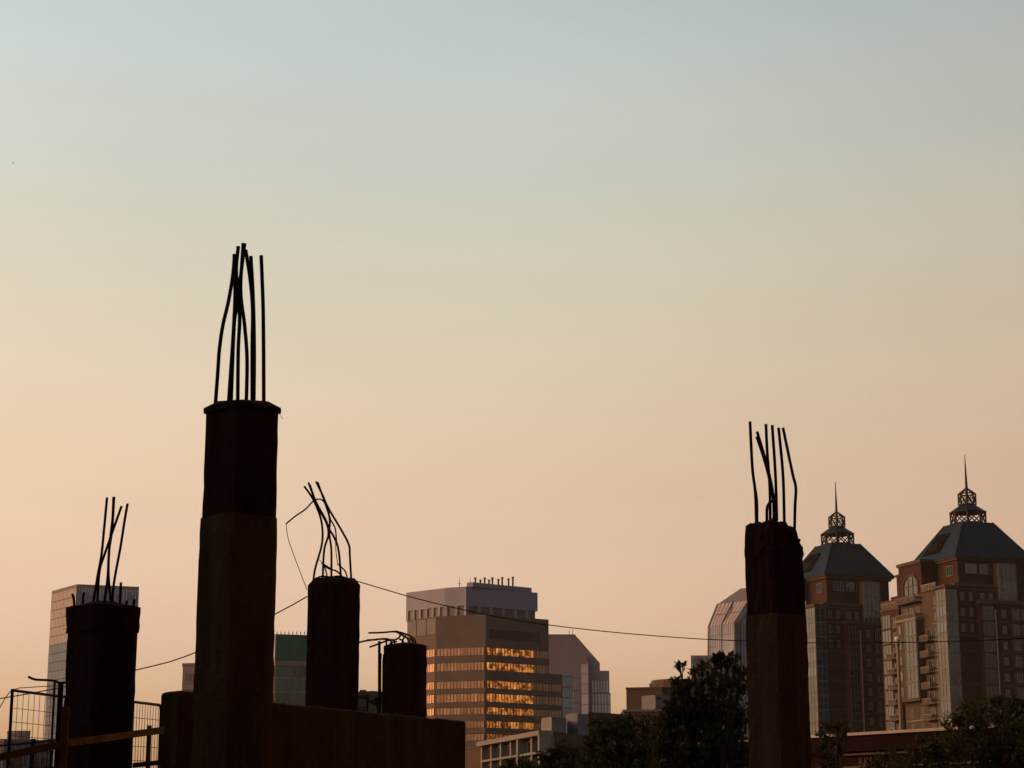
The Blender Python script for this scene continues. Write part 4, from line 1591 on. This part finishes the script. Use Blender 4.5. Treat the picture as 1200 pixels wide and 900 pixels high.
# ------------------------------------------------------------------ concrete wall and stub
pa, pb = at(300, 821, 16.9), at(545.5, 845, 19.3)
a2, b2 = pa.to_2d(), pb.to_2d()
u = (b2 - a2).normalized()
n = Vector((u.y, -u.x))
L = (b2 - a2).length
root = empty('concrete_wall', ((a2.x + b2.x) / 2, (a2.y + b2.y) / 2, POD), 'thick low concrete wall running behind the tallest column', 'wall')
m = MB()
NN = 40
rows = []
zt = pa.z
r = np.random.default_rng(4)
vv, fs = [], []
for i in range(NN + 1):
    s = i / NN * L
    zz = pa.z + (pb.z - pa.z) * i / NN + r.normal(0, 0.0025) - (0.009 if r.random() < 0.06 else 0)
    ring = [(0, POD), (0, POD + 0.6), (0, zz - 0.3), (0, zz - 0.012), (-0.012, zz), (-0.2, zz + r.normal(0, 0.003)), (-0.288, zz), (-0.3, zz - 0.012), (-0.3, POD)]
    for (d, z) in ring:
        p = a2 + u * s + n * (d + r.normal(0, 0.002))
        vv.append((p.x, p.y, z))
k = 9
for i in range(NN):
    for j in range(k):
        fs.append((i * k + j, (i + 1) * k + j, (i + 1) * k + (j + 1) % k, i * k + (j + 1) % k))
fs.append(tuple(range(k)))
fs.append(tuple(NN * k + j for j in range(k - 1, -1, -1)))
m.add(vv, fs)
m.build('wall_body', M['conc_low'], root)
# rubble on the wall end
p = at(511, 840, 18.75)
bm = bmesh.new()
bmesh.ops.create_icosphere(bm, subdivisions=2, radius=0.035)
for v in bm.verts:
    v.co *= 1 + random.uniform(-0.35, 0.35)
    v.co.x *= 1.6
me = bpy.data.meshes.new('rubble')
bm.to_mesh(me)
bm.free()
me.materials.append(M['conc_top'])
o = bpy.data.objects.new('rubble', me)
COL.objects.link(o)
uu = (p.to_2d() - a2).dot(u)
pp = a2 + u * uu - n * 0.1
o.location = (pp.x, pp.y, pa.z + (pb.z - pa.z) * uu / L + 0.02)
tag(o, 'small lump of rubble lying on top of the low wall', 'rubble')

D = 17.2
c = at(213, 840, D)
zt = ztop(206, 811, D)
root = empty('concrete_stub', (c.x, c.y, POD), 'short square concrete stub tucked behind the foot of the tallest column', 'column')
column_shaft(c.x, c.y, ring_levels(POD, zt - 0.03, 0.135, 0.13) + [(zt - 0.01, 0.122), (zt, 0.10)], ALPHA, 0.003, 51).build('stub', M['conc_low'], root)

# ------------------------------------------------------------------ fence panels, posts, timber rail
def fence_panel(label, A, B, zlow, r_frame, nv, zh, r_wire, corner=False):
    """A, B = top corners (3D)"""
    root = empty('fence_panel', ((A.x + B.x) / 2, (A.y + B.y) / 2, zlow), label, 'fence')
    lo = lambda p: Vector((p.x, p.y, zlow))
    m = MB()
    if corner:
        d = (A - B).normalized() * 0.08
        path = [lo(A), A, B + d, B + d * 0.3 + Vector((0, 0, -0.02)), B + Vector((0, 0, -0.09)), lo(B)]
        m.tube(path, r_frame, 8)
    else:
        m.tube([lo(A), A + Vector((0, 0, r_frame))], r_frame * 1.15, 8)
        m.tube([A, B], r_frame, 8)
        m.tube([lo(B), B + Vector((0, 0, r_frame))], r_frame * 1.15, 8)
    m.tube([lo(A) + Vector((0, 0, 0.15)), lo(B) + Vector((0, 0, 0.15))], r_frame, 8)
    m.build('frame', M['steel'], root)
    for i in range(1, nv):
        t = i / nv
        p = A.lerp(B, t)
        m = MB()
        m.bar(lo(p) + Vector((0, 0, 0.16)), p, r_wire, 5)
        m.build('wire', M['galv'], root)
    for z in zh:
        m = MB()
        m.bar(Vector((A.x, A.y, A.z - z)), Vector((B.x, B.y, B.z - z)), r_wire, 5)
        m.build('wire', M['galv'], root)
    return root


A, B = at(14.5, 809, 18.6), at(90, 818.5, 19.6)
fence_panel('wire fence panel with square top corner at the left of the collared column', A, B, POD, 0.013, 12, [0.16 + 0.125 * i for i in range(12)], 0.0028)
A, B = at(120, 818, 27.5), at(189, 826.5, 30.0)
fence_panel('fine wire fence panel with rounded corner seen between the collared column and the stub', A, B, POD, 0.022, 21, [0.22 + 0.2 * i for i in range(6)], 0.0045, corner=True)
# second run of closely barred fence lower down, beyond
A, B = at(-30, 877, 21.0), at(76, 866, 19.2)
root = empty('barrier_fence', ((A.x + B.x) / 2, (A.y + B.y) / 2, POD), 'low barred barrier with square posts behind the timber rail', 'fence')
m = MB()
m.tube([A, B], 0.012, 6)
m.build('top_rail', M['steel'], root)
m = MB()
m.tube([A + Vector((0, 0, -0.26)), B + Vector((0, 0, -0.26))], 0.012, 6)
m.build('bottom_rail', M['steel'], root)
for i in range(1, 34):
    t = i / 34
    p = A.lerp(B, t)
    m = MB()
    m.bar(p + Vector((0, 0, -0.255)), p, 0.003, 4)
    m.build('bar', M['galv'], root)
for t in (0.03, 0.66, 0.97):
    p = A.lerp(B, t)
    m = MB()
    m.box(p.x - 0.022, p.x + 0.022, p.y + 0.013, p.y + 0.06, POD, p.z + 0.035)
    m.build('post', M['steel'], root)

# scaffold posts by the collared column
p = at(62, 840, 18.0)
m = MB()
m.tube([(p.x, p.y, POD), (p.x, p.y, ztop(62.5, 799, 18.0))], 0.011, 8)
o = m.build('scaffold_post', M['steel'], None, origin=(p.x, p.y, POD))
tag(o, 'thin upright steel post beside the collared column', 'post')
p = at(69.5, 840, 17.6)
m = MB()
m.tube([(p.x, p.y, POD), (p.x, p.y, ztop(69.5, 803, 17.6)), (p.x, p.y, ztop(69.5, 799, 17.6))], [0.024, 0.024, 0.018], 10)
o = m.build('scaffold_post', M['steel'], None, origin=(p.x, p.y, POD))
tag(o, 'thick upright steel post touching the collared column', 'post')
path = [at(*q, 17.56) for q in ((33, 793), (41, 796.2), (55, 797), (65, 798), (70, 801), (74, 800), (80, 799))]
m = rebar_mesh(path, 0.0105)
o = m.build('bent_bar', M['rebar'], None, smooth=False, origin=path[-1])
tag(o, 'bent steel bar sticking out sideways from the thick post top', 'bar')

# timber guard rail
root = empty('timber_guard_rail', (*at(76, 870, 16.2).to_2d(), POD), 'brown timber guard rail with upright post in front of the collared column', 'guard rail')


def plank(p0, p1, hgt, thick, m_, name):
    m = MB()
    d = (p1 - p0).to_2d().normalized()
    nn = Vector((d.y, -d.x)) * thick / 2
    q = []
    for s in (-hgt / 2, hgt / 2):
        for p, sg in ((p0, 1), (p1, 1), (p1, -1), (p0, -1)):
            q.append((p.x + nn.x * sg, p.y + nn.y * sg, p.z + s))
    m.hexa(q)
    return m.build(name, m_, root)


plank(at(-25, 892.5, 16.15), at(73, 872, 16.22), 0.058, 0.03, M['timber_dark'], 'rail_plank')
plank(at(72, 872, 16.30), at(192, 855.5, 16.62), 0.056, 0.03, M['timber'], 'rail_plank')
pt = at(75.5, 860, 16.26)
m = MB()
m.box(pt.x - 0.03, pt.x + 0.03, pt.y - 0.02, pt.y + 0.018, POD, ztop(75, 828, 16.26))
m.build('rail_post', M['timber_dark'], root)
pt = at(174, 870, 16.66)
m = MB()
m.box(pt.x - 0.016, pt.x + 0.016, pt.y, pt.y + 0.035, POD, ztop(174, 850, 16.66))
m.build('rail_post', M['timber_dark'], root)
plank(at(156, 897, 16.6), at(192, 893, 16.75), 0.04, 0.03, M['timber_dark'], 'rail_plank')

# ------------------------------------------------------------------ cables
def cable(name, label, pts, r, cat='cable'):
    m = MB()
    path = smooth_path(pts, 0.25)
    m.tube(path, r, 6)
    o = m.build(name, M['wire'], None, origin=pts[0])
    tag(o, label, cat)
    return o


cable('overhead_cable', 'long sagging cable from the bent rebar column across to the towers', [at(418, 681, 23.65), at(500, 704.5, 24.2), at(600, 726, 24.8), at(700, 739, 25.3), at(800, 747.5, 25.8), at(875, 751, 26.2), at(1000, 753.5, 26.8), at(1200, 748, 27.8), at(1420, 728, 28.8)], 0.0063)
cable('overhead_cable', 'cable rising from behind the collared column to the bent rebar column', [at(-240, 836, 26.5), at(-60, 826, 26), at(60, 808, 25.5), at(160, 785, 25), at(222, 767.5, 24.7), at(318, 722, 24.1), at(360, 699, 23.75)], 0.0075)
cable('rope', 'thin rope tied to the corner of the wire fence panel', [at(-70, 1030, 18.4), at(-20, 866, 18.5), at(0, 829, 18.55), at(13.5, 809, 18.59), at(35, 805.5, 18.3), at(69, 803.5, 17.62)], 0.0042, 'rope')

# poles out of frame that carry the cable ends
for (px, py, Y, lab) in ((1420, 728, 28.8, 'wooden utility pole carrying the right end of the long cable'), (-240, 836, 26.5, 'wooden utility pole carrying the left end of the lower cable')):
    p = at(px, py, Y)
    root = empty('utility_pole', (p.x, p.y + 0.17, 0), lab, 'pole')
    m = MB()
    m.tube([(p.x, p.y + 0.17, 0), (p.x, p.y + 0.17, p.z + 1.2)], [0.15, 0.12], 10)
    m.build('pole', M['timber_dark'], root)
    m = MB()
    m.box(p.x - 0.7, p.x + 0.7, p.y + 0.02, p.y + 0.1, p.z + 0.5, p.z + 0.62)
    m.build('crossarm', M['timber_dark'], root)

# ------------------------------------------------------------------ birds
def bird(px, py, D, span, yaw, label):
    p = at(px, py, D)
    root = empty('bird', p, label, 'bird')
    m = MB()
    u = Vector((math.cos(yaw), math.sin(yaw), 0.1))
    s = span
    m.tube([p - u * s * 0.3, p - u * s * 0.12, p + u * s * 0.08, p + u * s * 0.2, p + u * s * 0.28], [s * 0.02, s * 0.06, s * 0.075, s * 0.045, s * 0.01], 8)
    m.build('body', M['bird'], root, smooth=True)
    w = Vector((-math.sin(yaw), math.cos(yaw), 0))
    for sg in (-1, 1):
        q = [p + u * s * 0.12, p + w * sg * s * 0.25 + u * s * 0.12 + Vector((0, 0, s * 0.12)), p + w * sg * s * 0.5 - u * s * 0.08 + Vector((0, 0, s * 0.04)),
             p + w * sg * s * 0.25 - u * s * 0.05 + Vector((0, 0, s * 0.11)), p - u * s * 0.1]
        m = MB()
        up = Vector((0, 0, s * 0.012))
        m.add([v - up for v in q] + [v + up for v in q], [(4, 3, 2, 1, 0), (5, 6, 7, 8, 9)] + [(i, (i + 1) % 5, 5 + (i + 1) % 5, 5 + i) for i in range(5)])
        m.build('wing', M['bird'], root)


bird(15.5, 191, 190, 0.42, 0.9, 'tiny lone bird high in the hazy sky above the tallest column')

# ------------------------------------------------------------------ unseen blocks added to keep sun and skylight off the site
def light_blocker(name, label, x0, x1, y0, y1, h, face):
    root = empty(name, ((x0 + x1) / 2, (y0 + y1) / 2, 0), label, 'building')
    m = MB()
    m.box(x0, x1, y0, y1, 0, h)
    m.build('wall', M['shade_brick'], root)
    m = MB()
    m.box(x0 - 0.15, x1 + 0.15, y0 - 0.15, y1 + 0.15, h + 0.003, h + 0.5)
    m.build('parapet', M['darkbrown'], root)
    fr, L = {'e': ((Vector((x1, y0)), Vector((0, 1)), Vector((1, 0))), y1 - y0), 'w': ((Vector((x0, y0)), Vector((0, 1)), Vector((-1, 0))), y1 - y0),
             'n': ((Vector((x0, y1)), Vector((1, 0)), Vector((0, 1))), x1 - x0)}[face]
    nb = int(L / 4)
    for f in range(int(h / 3.6)):
        for k in range(nb):
            window(root, name, fr, (k + 0.5) * L / nb, 1.0 + f * 3.6, 1.8, 1.8, pm=M['glass_dark'], fm=M['spandrel'], n=0.02)
    return root


light_blocker('blocker', 'unseen added warehouse shading the site from the low sun', -54, -34, -14, 56, 30, 'e')
light_blocker('sky_blocker', 'unseen added block behind the viewpoint, cutting skylight', -34, 24, -34, -14, 58, 'n')
light_blocker('sky_blocker', 'unseen added block beside the site, cutting skylight', 24, 44, -14, 38, 40, 'w')

# ------------------------------------------------------------------ smoke haze
bm = bmesh.new()
bmesh.ops.create_cube(bm, size=1)
for v in bm.verts:
    v.co.x *= 3000
    v.co.y = (v.co.y) * 2200 + 500
    v.co.z = (v.co.z + 0.5) * 161 - 1.5
me = bpy.data.meshes.new('haze')
bm.to_mesh(me)
bm.free()
hz = bpy.data.objects.new('haze', me)
COL.objects.link(hz)
hz['kind'] = 'stuff'
hz['label'] = 'thin warm smoke haze filling the air over the city'
hz['category'] = 'haze'
hm = bpy.data.materials.new('smoke_haze')
hm.use_nodes = True
hn, hl = hm.node_tree.nodes, hm.node_tree.links
hn.remove(hn['Principled BSDF'])
pv = hn.new('ShaderNodeVolumePrincipled')
pv.inputs['Color'].default_value = (0.90, 0.82, 0.76, 1)
pv.inputs['Density'].default_value = 0.000045
pv.inputs['Anisotropy'].default_value = 0.2
hl.new(pv.outputs[0], hn['Material Output'].inputs['Volume'])
me.materials.append(hm)
